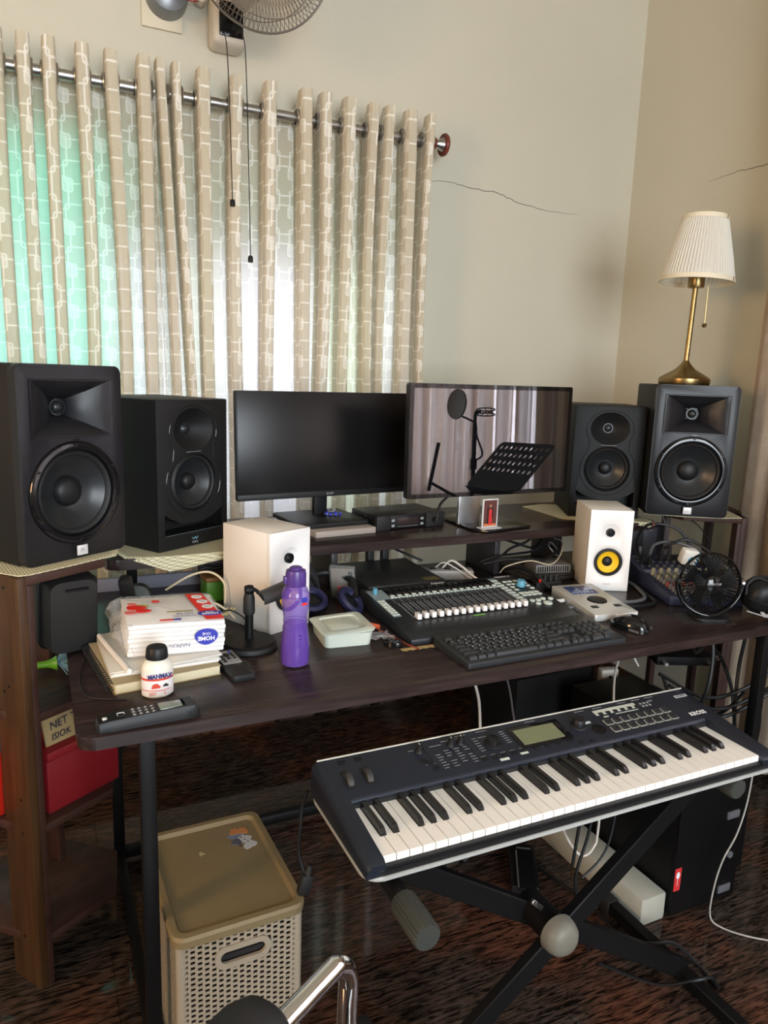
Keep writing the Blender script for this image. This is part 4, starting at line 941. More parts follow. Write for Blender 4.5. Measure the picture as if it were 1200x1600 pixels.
# ---- notebooks and tissue pack
SPY = mat('cream_page_edge', (.60, .54, .36), .7)
t = thing('spiral_notebook', 'spiral-bound notebook at the bottom of the paper stack on the desk', 'notebook', (.200, 1.568, .7505), .13)
box(t, 'pages', SPY, (-.105, .105), (-.13, .12), (.001, .019), .001); box(t, 'back_cover', mat('brown_card', (.30, .22, .10), .6), (-.108, .107), (-.132, .122), (0, .001))
box(t, 'cover', mat('cover_card', (.42, .34, .20), .6), (-.106, .107), (-.131, .121), (.019, .0198))
for k in range(20):
    tube(t, 'spiral_ring', RUB, [(-.112 + .0085 * math.cos(a), -.115 + k * .0118, .0108 + .0092 * math.sin(a)) for a in [q * 2 * PI / 10 for q in range(11)]], .0012, 5, False)
for lb, (x, y, a, z0, z1, w_, d_) in {
    'thick open-edged notebook lying second in the paper stack under the tissue pack': (.212, 1.572, .05, .7705, .7815, .215, .215),
    'loose sheaf of white papers with curled corner, topmost under the tissue pack': (.216, 1.575, .18, .7818, .7880, .185, .235)}.items():
    t = thing('notebook' if 'notebook' in lb else 'paper_sheaf', lb, 'papers', (x, y, z0), a)
    n_ = 5
    for k in range(n_):
        s = random.uniform(-.004, .004)
        box(t, 'sheet_bundle', PAPER if k % 2 else mat('page_grey', (.62, .60, .54), .7), (-w_ / 2 + s, w_ / 2 + s * .6), (-d_ / 2 - s, d_ / 2 + s), ((z1 - z0) * k / n_, (z1 - z0) * (k + 1) / n_ - .0003), .0003)
tube(t, 'rolled_edge', PAPER, [(-.098, -.118, .006), (-.098, .05, .007), (-.096, .11, .006)], .0055, 10)

WRAP = bpy.data.materials.new('clear_wrap'); WRAP.use_nodes = True; nt = WRAP.node_tree; b_ = nt.nodes['Principled BSDF']
b_.inputs['Base Color'].default_value = (.85, .87, .88, 1); b_.inputs['Roughness'].default_value = .12; b_.inputs['Alpha'].default_value = .16
n_ = nt.nodes.new('ShaderNodeTexNoise'); n_.inputs['Scale'].default_value = 22; n_.inputs['Distortion'].default_value = 1.2; bp = nt.nodes.new('ShaderNodeBump'); bp.inputs['Strength'].default_value = .9; bp.inputs['Distance'].default_value = .01
tc = nt.nodes.new('ShaderNodeTexCoord'); nt.links.new(tc.outputs['Object'], n_.inputs['Vector']); nt.links.new(n_.outputs[0], bp.inputs['Height']); nt.links.new(bp.outputs[0], b_.inputs['Normal'])
tp = thing('tissue_pack', 'big plastic-wrapped paper napkin pack with red stripe and blue oval logos', 'tissue pack', (.243, 1.580, .7945), 0, rot=(.03, .04, -.02))
TW, TD, TH = .195, .175, .068
tis = mat('tissue_white', (.80, .79, .77), .75, bump=(140, .5))
# stack of napkins
for k in range(7):
    s = .001 * ((k * 7) % 3 - 1)
    box(tp, 'napkin_layer', tis, (-TW / 2 + s, TW / 2 + s), (-TD / 2 - s, TD / 2 + s), (k * TH / 7, (k + 1) * TH / 7 - .0006), .002)
# clear wrap, puffed out at the left end
def rr3(w_, d_, cx, cy, z): return [(x, y, z) for x, y in rrect(w_, d_, .02, 5, cx, cy)]
bm = loft_bm([rr3(TW + .002, TD + .002, 0, 0, -.001), rr3(TW + .016, TD + .008, -.003, 0, .022), rr3(TW + .034, TD + .008, -.012, 0, .045), rr3(TW + .028, TD + .004, -.010, 0, .062), rr3(TW + .006, TD + .002, -.002, 0, .0705)])
rnd = random.Random(2)
bmesh.ops.subdivide_edges(bm, edges=bm.edges[:], cuts=1)
for v in bm.verts:
    if v.co.x < -TW / 2 + .02: v.co += Vector((rnd.uniform(-.007, .003), rnd.uniform(-.004, .004), rnd.uniform(-.003, .003)))
finish(bm, 'wrap', WRAP, tp, smooth=60)
ZT = .0712
pr = lambda nm, m_, pts: prism(tp, nm, m_, pts, ZT, ZT + .0005)
pr('red_stripe', RED, [(.040, TD / 2 - .004), (.078, TD / 2 - .004), (.096, -TD / 2 + .002), (.058, -TD / 2 + .002)])
for k in range(3): prism(tp, 'stripe_circle', INK, [(.063 + k * .006 + .0125 * math.cos(a), .062 - k * .034 + .0125 * math.sin(a)) for a in [q * PI / 10 for q in range(20)]], ZT + .0005, ZT + .0009)
for k in range(3): boxes(tp, 'circle_print', GRY, [(.056 + k * .006, .069 + k * .006, .060 - k * .034 + j * .005, .0612 - k * .034 + j * .005, ZT + .0009, ZT + .0012) for j in (-1, 0, 1)])
prism(tp, 'blue_oval', BLU, [(.072 + .026 * math.cos(a), -.050 + .0145 * math.sin(a)) for a in [q * PI / 12 for q in range(24)]], ZT + .0006, ZT + .0011)
text(tp, 'oval_text', INK, 'HOME', .0125, (.072, -.053, ZT + .0012), (0, 0, PI + .0), .0002, off=.0004)
text(tp, 'oval_text', INK, 'ONE', .0085, (.072, -.0445, ZT + .0012), (0, 0, PI), .0002)
boxes(tp, 'olive_line', mat('olive_print', (.25, .22, .05), .5), [(-.015, .040, -.030, -.025, ZT, ZT + .0005)])
text(tp, 'pack_text', mat('grey_blue_print', (.20, .21, .30), .5), 'PAPER', .013, (.020, -.042, ZT + .0003), (0, 0, PI), .0002)
text(tp, 'pack_text', mat('grey_blue_print', (.20, .21, .30), .5), 'NAPKIN', .013, (.018, -.056, ZT + .0003), (0, 0, PI), .0002)
pr('top_logo_strip', RED, [(-.035, -.072), (-.008, -.072), (-.008, -.079), (-.035, -.079)]); pr('top_logo_strip', BLU, [(-.008, -.072), (.008, -.070), (.008, -.079), (-.008, -.079)])
for (cx_, cy_, r_, m_) in ((-.075, .01, .020, RED), (-.062, -.012, .016, RED), (-.088, -.02, .013, mat('pink_print', (.70, .16, .14), .5)), (-.060, .018, .012, mat('leaf_green_print', (.35, .38, .08), .5)), (-.080, .034, .010, mat('pink_print', (.70, .16, .14), .5)), (-.030, .045, .009, RED)):
    prism(tp, 'berry_print', m_, [(cx_ + r_ * (1 + .18 * math.cos(3 * a)) * math.cos(a), cy_ + r_ * .7 * math.sin(a)) for a in [q * PI / 9 for q in range(18)]], ZT, ZT + .0006 + r_ * .01)
prism(tp, 'blue_oval', BLU, [(.058 + .024 * math.cos(a) * (1 + .15 * math.sin(a)), .035 + .018 * math.sin(a)) for a in [q * PI / 12 for q in range(24)]], 0, .0005, 0, (0, -TD / 2 - .0045, 0), FACE)
text(tp, 'oval_text', INK, 'HOME', .0125, (.058, -TD / 2 - .0052, .032), (PI / 2, PI, 0), .0002, off=.0004); text(tp, 'oval_text', INK, 'ONE', .0085, (.058, -TD / 2 - .0052, .042), (PI / 2, PI, 0), .0002)
text(tp, 'pack_text', mat('grey_blue_print', (.20, .21, .30), .5), 'NAPKIN', .012, (.004, -TD / 2 - .0045, .020), (PI / 2, PI, 0), .0002)

# ---- white car-care bottle
t = thing('squeeze_bottle', 'small white bottle with black cap and printed label, standing before the tissue pack', 'bottle', (.188, 1.402, .7505), .05); t.scale = (1.13, 1.13, 1.02)
lathe(t, 'body', mat('milky_plastic', (.72, .70, .60), .35), [(0, 0), (.022, 0), (.0265, .004), (.0265, .056), (.0245, .063), (.0195, .070), (.0150, .074), (.0150, .078), (0, .078)], 40, sy=.82)
lathe(t, 'cap', BLK, [(0, .074), (.0185, .074), (.0190, .077), (.0175, .092), (.0155, .096), (0, .096)], 36)
lab = [(.0269 * math.cos(a), .0269 * .82 * math.sin(a)) for a in [-PI * .98 + k * (PI * .96) / 16 for k in range(17)]]
def band(parent, name, m, z0, z1, e=0.0, k0=0, k1=16):
    bm = bmesh.new(); A = [bm.verts.new((x * (1 + e), y * (1 + e), z0)) for x, y in lab[k0:k1 + 1]]; B = [bm.verts.new((x * (1 + e), y * (1 + e), z1)) for x, y in lab[k0:k1 + 1]]
    for a in range(len(A) - 1): bm.faces.new((A[a], A[a + 1], B[a + 1], B[a]))
    return finish(bm, name, m, parent, smooth=60)
band(t, 'label', mat('label_white', (.75, .72, .70), .4), .006, .052); band(t, 'label_red_band', mat('label_red', (.60, .07, .04), .4), .036, .0405, .01)
band(t, 'label_red_line', mat('label_red', (.60, .07, .04), .4), .016, .0175, .01, 1, 12)
text(t, 'label_text', mat('label_navy', (.03, .03, .16), .4), 'MANMAX', .0118, (0, -.0235, .0455), FACE, .0012, xs=.78, off=.0003)
boxes(t, 'label_small_print', mat('label_red', (.60, .07, .04), .4), [(-.018, .010, -.0215, -.0210, .0135 - k * .0025, .0142 - k * .0025) for k in range(3)])
prism(t, 'label_car_print', mat('label_red', (.60, .07, .04), .4), [(-.014, .022), (0, .022), (.001, .026), (-.002, .028), (-.004, .031), (-.010, .031), (-.013, .028)], .0222, .0232, 0, (0, 0, 0), FACE)
prism(t, 'label_dark_print', RUB, [(.004, .024), (.014, .024), (.014, .027), (.010, .030), (.006, .027)], .0222, .0230, 0, (0, 0, 0), FACE)

# ---- cordless handset
t = thing('cordless_handset', 'black cordless phone handset with number keys lying at the near left desk corner', 'phone', (.155, 1.293, .7505), .06)
L = []
for s, w_, h_ in ((-.088, .030, .010), (-.084, .038, .016), (-.060, .042, .019), (0, .044, .021), (.060, .048, .023), (.080, .050, .023), (.087, .044, .018), (.090, .036, .010)):
    L.append([(s, y, z + .001) for y, z in [(-w_ / 2, 0), (-w_ / 2, h_ * .6), (-w_ / 2 + .004, h_), (w_ / 2 - .004, h_), (w_ / 2, h_ * .6), (w_ / 2, 0)]])
loft(t, 'body', BLK, L, smooth=30)
box(t, 'display', mat('handset_display', (.22, .27, .24), .12), (.020, .066), (-.014, .014), (.0218, .0240), .001)
for c_ in range(4):
    for r_ in range(3): prism(t, 'key', mat('dim_key', (.12, .12, .12), .4), rrect(.0075, .0065, .002, 2), .0195, .0225, .0004, (-.024 + c_ * .011, -.011 + r_ * .011, 0))
boxes(t, 'key_legends', INK, [(-.0255 + c_ * .011, -.0235 + c_ * .011, -.0125 + r_ * .011, -.0095 + r_ * .011, .0224, .0229) for c_ in range(4) for r_ in range(3)])
prism(t, 'navigation_key', STL, rrect(.018, .014, .004, 3), .018, .0222, .001, (-.046, 0, 0))
tube(t, 'navigation_mark', INK, [(-.052, -.004, .0226), (-.052, .004, .0226), (-.040, .004, .0226), (-.040, -.002, .0226)], .0007, 4, False)
prism(t, 'round_key', INK, rrect(.008, .009, .002, 3), .0175, .0195, .0004, (-.073, 0, 0))

# ---- hair dryer, grey case, green box, black lattice box, ribbon, cables behind the pack
t = thing('hair_dryer', 'black hair dryer with ringed grille lying between the carry case and the tissue pack', 'hair dryer', (.165, 1.705, .802), 0, rot=(-1.15, 0, -.45))
lathe(t, 'barrel', BLK, [(0, -.02), (.028, -.02), (.036, 0), (.037, .04), (.030, .075), (.022, .11), (0, .11)], 32, rot=(0, 0, 0))
lathe(t, 'barrel_band', mat('dryer_grey', (.10, .12, .13), .3), [(.0345, .052), (.0355, .052), (.0255, .095), (.0245, .095)], 32)
lathe(t, 'grille_ring', mat('dryer_ring', (.20, .19, .17), .35), [(.027, -.024), (.036, -.018), (.0385, -.004), (.036, 0)], 36)
for r_ in (.006, .012, .018, .024): tube(t, 'grille_circle', mat('dryer_ring', (.20, .19, .17), .35), [(r_ * math.cos(a), r_ * math.sin(a), -.022) for a in [k * PI / 10 for k in range(21)]], .0012, 5)
box(t, 'handle', BLK, (-.014, .014), (-.100, -.02), (.020, .05), .008, rot=(0, 0, 0))
t = thing('grey_case', 'pale grey rounded case behind the tissue pack', 'case', (.305, 1.800, .7505), -.1)
prism(t, 'shell', mat('pale_grey_plastic', (.22, .23, .21), .4), rrect(.13, .10, .02, 5), 0, .062, .006)
prism(t, 'lid_seam', RUB, rrect(.1305, .1005, .02, 5), .040, .0412, 0)
t = thing('green_box', 'small green box with wooden rim beside the left white speaker, holding wires', 'box', (.425, 1.945, .7505), .1)
box(t, 'box_body', GRN, (-.03, .06), (0, .06), (0, .055), .003); box(t, 'rim', mat('orange_wood', (.30, .13, .03), .5), (-.032, .062), (-.002, .062), (.055, .068), .003)
t = thing('lattice_box', 'black and grey openwork box hanging under the desk shelf above the green box', 'box', (.40, 2.05, .790), .1)
for k in range(8):
    tube(t, 'lattice_strand', mat('lattice_grey', (.12, .12, .12), .5), [(0, 0, .008 + k * .009), (.02, -.002, .012 + k * .009 + random.uniform(-.004, .004)), (.045, 0, .006 + k * .009), (.07, -.002, .010 + k * .009)], .0016, 5)
box(t, 'backing', RUB, (-.005, .075), (.004, .012), (0, .08), .002)
cable('cream_cable', 'cream cable looping high between the tissue pack and the left white speaker', CRC, [(.27, 1.83, .83), (.33, 1.82, .865), (.375, 1.80, .875), (.405, 1.78, .85), (.405, 1.77, .80)], .0028)
cable('cream_cable', 'lower cream cable loop beside the left white speaker', CRC, [(.33, 1.75, .80), (.365, 1.74, .815), (.395, 1.72, .800), (.41, 1.69, .785)], .0028)
cable('black_cable', 'thin black cable looping from the pack to the back of the left white speaker', BLK, [(.37, 1.72, .79), (.405, 1.71, .800), (.44, 1.70, .775), (.43, 1.69, .757)], .0018)
for k, (p, q) in enumerate((((.38, 1.72, .785), (.40, 1.72, .805)), ((.388, 1.722, .785), (.412, 1.722, .803)), ((.395, 1.722, .785), (.42, 1.724, .80)))):
    cable('yellow_wire', ['leftmost of the three short stiff yellow wire ends beside the left white speaker', 'middle one of the three short yellow wire ends by the left white speaker', 'rightmost of the three short stiff yellow wire ends by the left white speaker'][k], mat('yellow_wire', (.60, .48, .18), .5), [p, q], .0018, group='yellow wire ends beside the left white speaker')
cable('black_cable', 'thin black cable lying in a curve at the left desk edge, behind the handset', RUB, [(.135, 1.75, .757), (.09, 1.70, .753), (.060, 1.58, .752), (.052, 1.50, .752), (.060, 1.44, .752), (.080, 1.415, .752), (.130, 1.395, .752)], .0016)

# ---- translucent box, wrap, markers, fob
t = thing('food_container', 'frosted clear plastic box with loose snap lid, between purple bottle and fader controller', 'plastic box', (.640, 1.570, .7505), -.10)
def rr4(w_, d_, z, r=.015): return [(x, y, z) for x, y in rrect(w_, d_, r, 4)]
bm = loft_bm([rr4(.112, .125, 0), rr4(.120, .133, .032), rr4(.118, .131, .032), rr4(.110, .123, .0015)], (True, True)); finish(bm, 'tray', FRO, t)
lid = loft(t, 'lid', FRO, [rr4(.127, .140, -.003), rr4(.130, .143, .0015), rr4(.122, .135, .004), rr4(.092, .105, .004, .012), rr4(.086, .099, .0005, .012)], (0, 0, .034), (-.02, -.05, .02), cap=(False, True))
prism(t, 'lid_ridge', FRO, rrect(.070, .080, .010, 4), .0345, .0365, .0005, (0, 0, .0), (-.02, -.05, .02))
box(t, 'blue_contents', mat('blue_grey_item', (.16, .22, .30), .5), (-.01, .045), (-.045, .02), (.003, .020), .004); box(t, 'orange_contents', mat('peach_item', (.50, .32, .18), .5), (-.05, -.015), (-.05, .01), (.003, .026), .003)
t = thing('marker_pen', 'orange-red marker pen lying between the plastic box and the fader controller', 'pen', (.735, 1.605, .7575), 0, rot=(0, PI / 2, -.95))
lathe(t, 'barrel', mat('orange_barrel', (.60, .10, .04), .35), [(0, -.045), (.0062, -.044), (.0068, -.04), (.0068, .02), (.006, .022), (0, .022)], 18)
lathe(t, 'cap', mat('olive_cap', (.30, .22, .06), .4), [(0, -.075), (.005, -.073), (.0062, -.045), (0, -.045)], 18)
tube(None, 'x', RED, [(0, 0, 0), (0, 0, .01)], .001) if False else None
cable('red_lace', 'thin dark red cord lying along the fader controller left side', mat('dark_red_cord', (.22, .04, .02), .5), [(.735, 1.60, .757), (.752, 1.54, .753), (.768, 1.47, .752), (.780, 1.435, .752)], .0022, cat='cord')
t = thing('plastic_wrap', 'crumpled bit of clear wrap beside the plastic box and key fob', 'wrap', (.725, 1.527, .751))
rnd = random.Random(11)
bm = bmesh.new(); G = [[bm.verts.new(((i - 3) * .009, (j - 3) * .008, .003 + rnd.uniform(0, .011))) for i in range(7)] for j in range(7)]
for j in range(6):
    for i in range(6): bm.faces.new((G[j][i], G[j][i + 1], G[j + 1][i + 1], G[j + 1][i]))
finish(bm, 'film', WRAP, t, smooth=0)
t = thing('key_fob', 'small black oval remote key fob in front of the fader controller left corner', 'key fob', (.735, 1.480, .7505), -.75)
prism(t, 'body', GLS, [(.0235 * math.cos(a), .0145 * math.sin(a)) for a in [k * PI / 12 for k in range(24)]], 0, .011, .003)
for (x, y) in ((-.010, .003), (0, .005), (.010, .002), (-.003, -.005), (.007, -.006)): prism(t, 'button', mat('fob_grey', (.08, .10, .11), .4), rrect(.0065, .005, .002, 2, x, y), .0108, .0122, .0003)
t = thing('coaster', 'scrap of gold lace-edged paper peeking from under the fader controller front', 'paper', (.785, 1.452, .7503), .0)
prism(t, 'lace_edge', mat('gold_paper', (.42, .30, .12), .5), [(x * .009 - .045, -.012 - (.004 if x % 2 else 0)) for x in range(11)] + [(.045, .0), (-.045, .0)], 0, .0008)

# ================================================================== RIGHT END OF THE DESK
mx_ = thing('audio_mixer', 'navy analogue mixing desk full of small knobs at the right end of the desk', 'mixer', (1.620, 1.490, .7505), -.34)
MXB = mat('mixer_navy', (.020, .026, .060), .4)
MWd, MDp = .225, .33
bm = bmesh.new(); A = [bm.verts.new((0, y, z)) for y, z in ((0, 0), (0, .030), (.22, .050), (MDp, .072), (MDp, 0))]; B = [bm.verts.new((MWd, v.co.y, v.co.z)) for v in A]
bm.faces.new(A); bm.faces.new(B[::-1])
for i in range(5): bm.faces.new((A[i], A[(i + 1) % 5], B[(i + 1) % 5], B[i]))
bev(bm, .003, 2); finish(bm, 'chassis', MXB, mx_)
mp_ = bpy.data.objects.new('control_panel', None); C.objects.link(mp_); mp_.parent = mx_; mp_.location = (0, 0, .0305); sl_ = math.atan2(.020, .22); mp_.rotation_euler = (sl_, 0, 0)
box(mp_, 'panel_strip', mat('mixer_lilac', (.16, .18, .33), .4), (.012, .212), (.185, .212), (0, .0012), .0004)
OLV = mat('olive_knob', (.30, .31, .22), .45); GKN = mat('grey_knob', (.16, .17, .19), .45); RKN = mat('dim_red_knob', (.30, .07, .06), .45)
kc = 0
KP = {}
def mknob(parent, m_, x, y, z=0, h=.014, r=.0048):
    k_ = (m_.name, h, r)
    if k_ not in KP: o = lathe(parent, 'knob', m_, [(0, h), (r * .8, h), (r, h - .002), (r * 1.25, 0), (0, 0)], 12, (x, y, z)); KP[k_] = o.data
    else: o = bpy.data.objects.new('knob', KP[k_]); C.objects.link(o); o.parent = parent; o.location = (x, y, z)
    return o
for r_ in range(9):
    for c_ in range(8):
        mknob(mp_, OLV if r_ in (8, 6) else (RKN if r_ == 3 else GKN), .026 + c_ * .0245, .014 + r_ * .0195, .0, .014 if r_ < 8 else .022, .0048 if r_ < 8 else .0058)
mp2 = bpy.data.objects.new('jack_panel', None); C.objects.link(mp2); mp2.parent = mx_; mp2.location = (0, .22, .0505); mp2.rotation_euler = (math.atan2(.022, .11), 0, 0)
for r_ in range(3):
    for c_ in range(8):
        lathe(mp2, 'jack_socket', mat('jack_nickel', (.25, .26, .27), .35, .8), [(.0035, .001), (.0035, .005), (.0065, .005), (.0070, 0), (.003, 0)], 10, (.022 + c_ * .0245, .018 + r_ * .033, 0))
for (x, y, h) in ((.025, .03, .036), (.046, .024, .030), (.095, .05, .045), (.120, .050, .050)):
    lathe(mp2, 'jack_plug', RUB, [(0, h), (.005, h), (.0065, h * .6), (.0075, .0), (0, 0)], 12, (x, y, .004))
lathe(mp2, 'silver_plug', SLV, [(0, .040), (.005, .040), (.006, .03), (.006, .0), (0, 0)], 12, (.030, .070, .004))
t = thing('usb_charger_plug', 'white and blue charger cube sitting on the navy mixing desk', 'charger', (1.860, 1.660, .832), 0, rot=(.25, .12, -.25))
box(t, 'white_shell', mat('charger_white', (.78, .77, .72), .35), (-.026, .026), (-.020, .014), (-.018, .034), .008, seg=3)
box(t, 'blue_side', mat('charger_blue', (.03, .35, .55), .35), (.020, .030), (-.016, .022), (-.016, .030), .004)
boxes(t, 'print_mark', mat('charger_blue', (.03, .35, .55), .35), [(-.008, .002, -.0208, -.0200, -.008, .008), (-.004, .006, -.0208, -.0200, .010, .014)])
t = thing('black_tall_box', 'tall dark box standing behind the mixing desk under the right big speaker', 'box', (1.885, 1.925, .7505), -.15)
box(t, 'case', mat('dark_slate', (.020, .020, .024), .35), (-.01, .125), (0, .06), (0, .126), .003)
box(t, 'front_strip', mat('slate_strip', (.055, .058, .070), .35), (.040, .095), (-.002, .004), (.01, .124), .001)
text(t, 'logo_text', GRY, 'HD', .010, (.068, -.0028, .115), FACE, .0002)
for k, (pts, lb, m_, r_) in enumerate([
    ([(1.70, 1.70, .83), (1.78, 1.80, .87), (1.87, 1.84, .905), (1.95, 1.80, .895), (1.98, 1.76, .84), (1.97, 1.74, .80)], 'black cable with red ring arching highest over the mixing desk', BLK, .0045),
    ([(1.76, 1.72, .835), (1.80, 1.74, .862), (1.88, 1.74, .865), (1.95, 1.68, .84), (1.97, 1.58, .80)], 'grey cable arching over the mixing desk behind the charger cube', mat('grey_cable', (.12, .12, .13), .4), .0045),
    ([(1.78, 1.70, .835), (1.82, 1.72, .852), (1.90, 1.70, .880), (1.96, 1.62, .83), (2.0, 1.55, .77)], 'black cable arching over the mixing desk below the grey one', BLK, .0045),
    ([(2.02, 1.95, .915), (2.09, 1.86, .90), (2.13, 1.82, .84), (2.12, 1.80, .80)], 'thin black cable hanging below the right big speaker shelf, at its right', BLK, .0022),
    ([(1.99, 1.90, .915), (1.985, 1.87, .86), (1.97, 1.84, .80)], 'straight grey cable hanging below the right big speaker shelf', mat('grey_cable', (.12, .12, .13), .4), .003)]):
    cable('mixer_cable', lb, m_, pts, r_)
tag(lathe(None, 'cable_ring', mat('pink_ring', (.45, .12, .10), .4), [(.0058, -.005), (.0062, -.005), (.0062, .005), (.0058, .005)], 14, (1.885, 1.84, .9055), (0, PI / 2, -.1)), 'pinkish ring round the highest black cable over the mixing desk', 'cable ring')

df = thing('desk_fan', 'round black desk fan with spoked cage at the right end of the desk', 'fan', (1.640, 1.370, .7505), -.42)
hd = bpy.data.objects.new('fan_head', None); C.objects.link(hd); hd.parent = df; hd.location = (0, .012, .095); hd.rotation_euler = (PI / 2 - .12, 0, 0)
bm = bmesh.new(); FR = .083
for k in range(48):
    a = 2 * PI * k / 48
    for sgn in (1, -1):
        tube_into(bm, [Vector((r_ * math.cos(a + tw), r_ * math.sin(a + tw), z * sgn)) for r_, z, tw in ((.022, .021, 0), (.05, .021, .05), (.073, .015, .09), (FR, .002, .10))], .00115, 4, False, False)
for r_, z, w_ in ((.022, .021, .0016), (FR, .004, .0026), (FR, -.004, .0026), (.022, -.021, .0016)):
    tube_into(bm, [Vector((r_ * math.cos(2 * PI * k / 56), r_ * math.sin(2 * PI * k / 56), z)) for k in range(56)], w_, 6, True)
g = finish(bm, 'cage', GLS, hd); g['kind'] = 'stuff'
lathe(hd, 'badge', GLS, [(0, .0245), (.020, .0235), (.025, .020), (.025, .017), (0, .017)], 36)
text(hd, 'badge_text', GRY, 'SMARTOP', .0085, (0, 0, .0247), (0, 0, 0), .0002)
lathe(hd, 'motor', RUB, [(0, -.045), (.025, -.043), (.030, -.03), (.030, -.008), (0, -.008)], 28)
for k in range(5):
    bm = bmesh.new(); V = []
    for r_, a0, a1 in ((.012, -.5, .5), (.04, -.3, .55), (.070, -.05, .65)):
        V.append([bm.verts.new((r_ * math.cos(a0 + (a1 - a0) * q / 4), r_ * math.sin(a0 + (a1 - a0) * q / 4), .006 - .012 * q / 4)) for q in range(5)])
    for a, b in zip(V, V[1:]):
        for q in range(4): bm.faces.new((a[q], a[q + 1], b[q + 1], b[q]))
    bmesh.ops.solidify(bm, geom=bm.faces[:], thickness=.0015)
    finish(bm, 'blade', BLK, hd, rot=(0, 0, k * 2 * PI / 5))
pts = [(.092 * math.cos(a), .012 - .02 * (1 - abs(math.cos(a))), (.100 + .092 * math.sin(a)) if True else 0) for a in [PI + k * PI / 14 for k in range(15)]]
tube(df, 'bracket', GLS, pts, .0055, 8, False)
for s in (-1, 1): lathe(df, 'pivot', STS if s > 0 else BLK, [(0, 0), (.010, 0), (.011, .007), (.008, .010), (0, .010)], 20, (s * .084, .012, .098), (0, s * PI / 2, 0))
prism(df, 'base', BLK, rrect(.10, .075, .02, 5), 0.0, .008, .003)
t = thing('rubber_pad', 'small ribbed black rubber pad under the desk fan', 'pad', (1.625, 1.385, .7503), -.42)
for k in range(26): box(t, 'rib', mat('grey_rubber', (.035, .037, .038), .5), (-.065 + k * .0055, -.0618 + k * .0055), (-.055, .03), (-.0002, .0004), 0)
df.location.z = .7512

t = thing('headphones', 'big black over-ear headphones at the right end of the desk, cropped by the photo edge', 'headphones', (1.785, 1.325, .7515), -.35)
for (x, y, rx) in ((0, 0, .25), (.105, .035, .1)):
    lathe(t, 'ear_cup', BLK, [(0, .040), (.022, .039), (.040, .032), (.050, .018), (.052, .0), (.045, -.010), (0, -.010)], 40, (x, y, .062), (PI / 2 + rx, 0, .0))
    lathe(t, 'ear_cushion', mat('leatherette', (.012, .012, .013), .3), [(.026, -.012), (.048, -.010), (.053, -.020), (.046, -.032), (.032, -.030), (.026, -.020)], 40, (x, y, .062), (PI / 2 + rx, 0, 0))
tube(t, 'headband', BLK, [(.04, -.02, .07), (.10, -.06, .09), (.16, -.05, .09), (.16, .0, .08)], .010, 10)
prism(t, 'side_mark', mat('grey_mark', (.30, .30, .29), .4), [(-.018, .0), (-.010, -.014), (.004, -.016), (.016, -.002), (.008, -.002), (0, -.008), (-.008, 0)], 0, .0012, .0003, (-.008, -.040, .028), (PI / 2 - .3, 0, 0))
cable('headphone_cord', 'thin black cord looping over the big headphones, uppermost loop', BLK, [(1.70, 1.31, .83), (1.705, 1.31, .86), (1.73, 1.30, .875), (1.79, 1.27, .85), (1.86, 1.24, .82)], .0026)
cable('headphone_cord', 'thin grey cord running in front of the big headphones to the photo edge', GRY, [(1.66, 1.27, .80), (1.71, 1.255, .785), (1.76, 1.24, .775), (1.83, 1.22, .765)], .0018)
cable('headphone_cord', 'black cord lying across the middle of the big headphones', BLK, [(1.69, 1.29, .825), (1.74, 1.275, .805), (1.80, 1.25, .79), (1.85, 1.24, .78)], .0022)

# ================================================================== ON THE LEFT SHELF UNIT
t = thing('carry_case', 'black hard carry case on the left rear desk corner, under the biggest speaker', 'case', (.060, 1.680, .7515), .62, rot=(0, .04, .40))
t.scale = (1.0, 1, .655)
L = []
for s, w_ in ((0, .9), (.02, 1), (.075, 1), (.090, .92)):
    L.append([(-.055 + x * w_, s, .005 + z * (w_ * .5 + .5)) for x, z in rrect(.115, .255, .03, 5, .05, .1275)])
loft(t, 'shell', mat('case_black', (.011, .011, .011), .5), L, smooth=40)
tube(t, 'shell_seam', STL, [(-.055 + x * 1.02, .05, .005 + z * 1.0) for x, z in rrect(.117, .257, .03, 5, .048, .1275)], .003, 6, False, closed=True)
box(t, 'handle', STL, (-.03, .02), (-.008, .004), (.215, .222), .002)
t = thing('dust_brush', 'green-handled brush with pale blue bristles on the left shelf unit', 'brush', (.012, 1.835, .660), .05)
lathe(t, 'handle', GRN, [(0, -.085), (.008, -.083), (.0085, -.02), (.011, -.010), (.016, 0), (.018, .003), (0, .003)], 24, (.0, 0, .012), (0, PI / 2, 0))
bm = bmesh.new(); rnd = random.Random(6)
for k in range(260):
    a = rnd.uniform(0, 2 * PI); b2 = rnd.uniform(-.9, 1.2); d = Vector((math.cos(b2), math.sin(b2) * math.cos(a), math.sin(b2) * math.sin(a)))
    p0 = Vector((.003, 0, .012)); ln = rnd.uniform(.035, .065); p1 = p0 + d * ln
    p1.z = max(p1.z, -.006); tube_into(bm, [p0, (p0 + p1) / 2 + Vector((0, 0, .003)), p1], .0009, 3, False, False)
o = finish(bm, 'bristles', mat('pale_blue_bristle', (.20, .36, .42), .6), t); o['kind'] = 'stuff'
t = thing('red_box', 'big dark red box on the left shelf unit, partly under the desk', 'box', (-.030, 1.640, .3895), AL)
RDB = mat('dark_red_box', (.20, .008, .012), .45)
box(t, 'box_body', RDB, (.016, .205), (.0, .160), (0, .125), .004); box(t, 'lid', RDB, (.016, .208), (-.004, .164), (.125, .148), .004)
t = thing('red_box', 'bright red box on the left side of the left shelf unit, at the photo edge', 'box', (-.080, 1.706, .3895), AL + 1.57)
box(t, 'box_body', mat('bright_red_box', (.60, .02, .008), .4), (.0, .16), (.03, .12), (0, .15), .004)
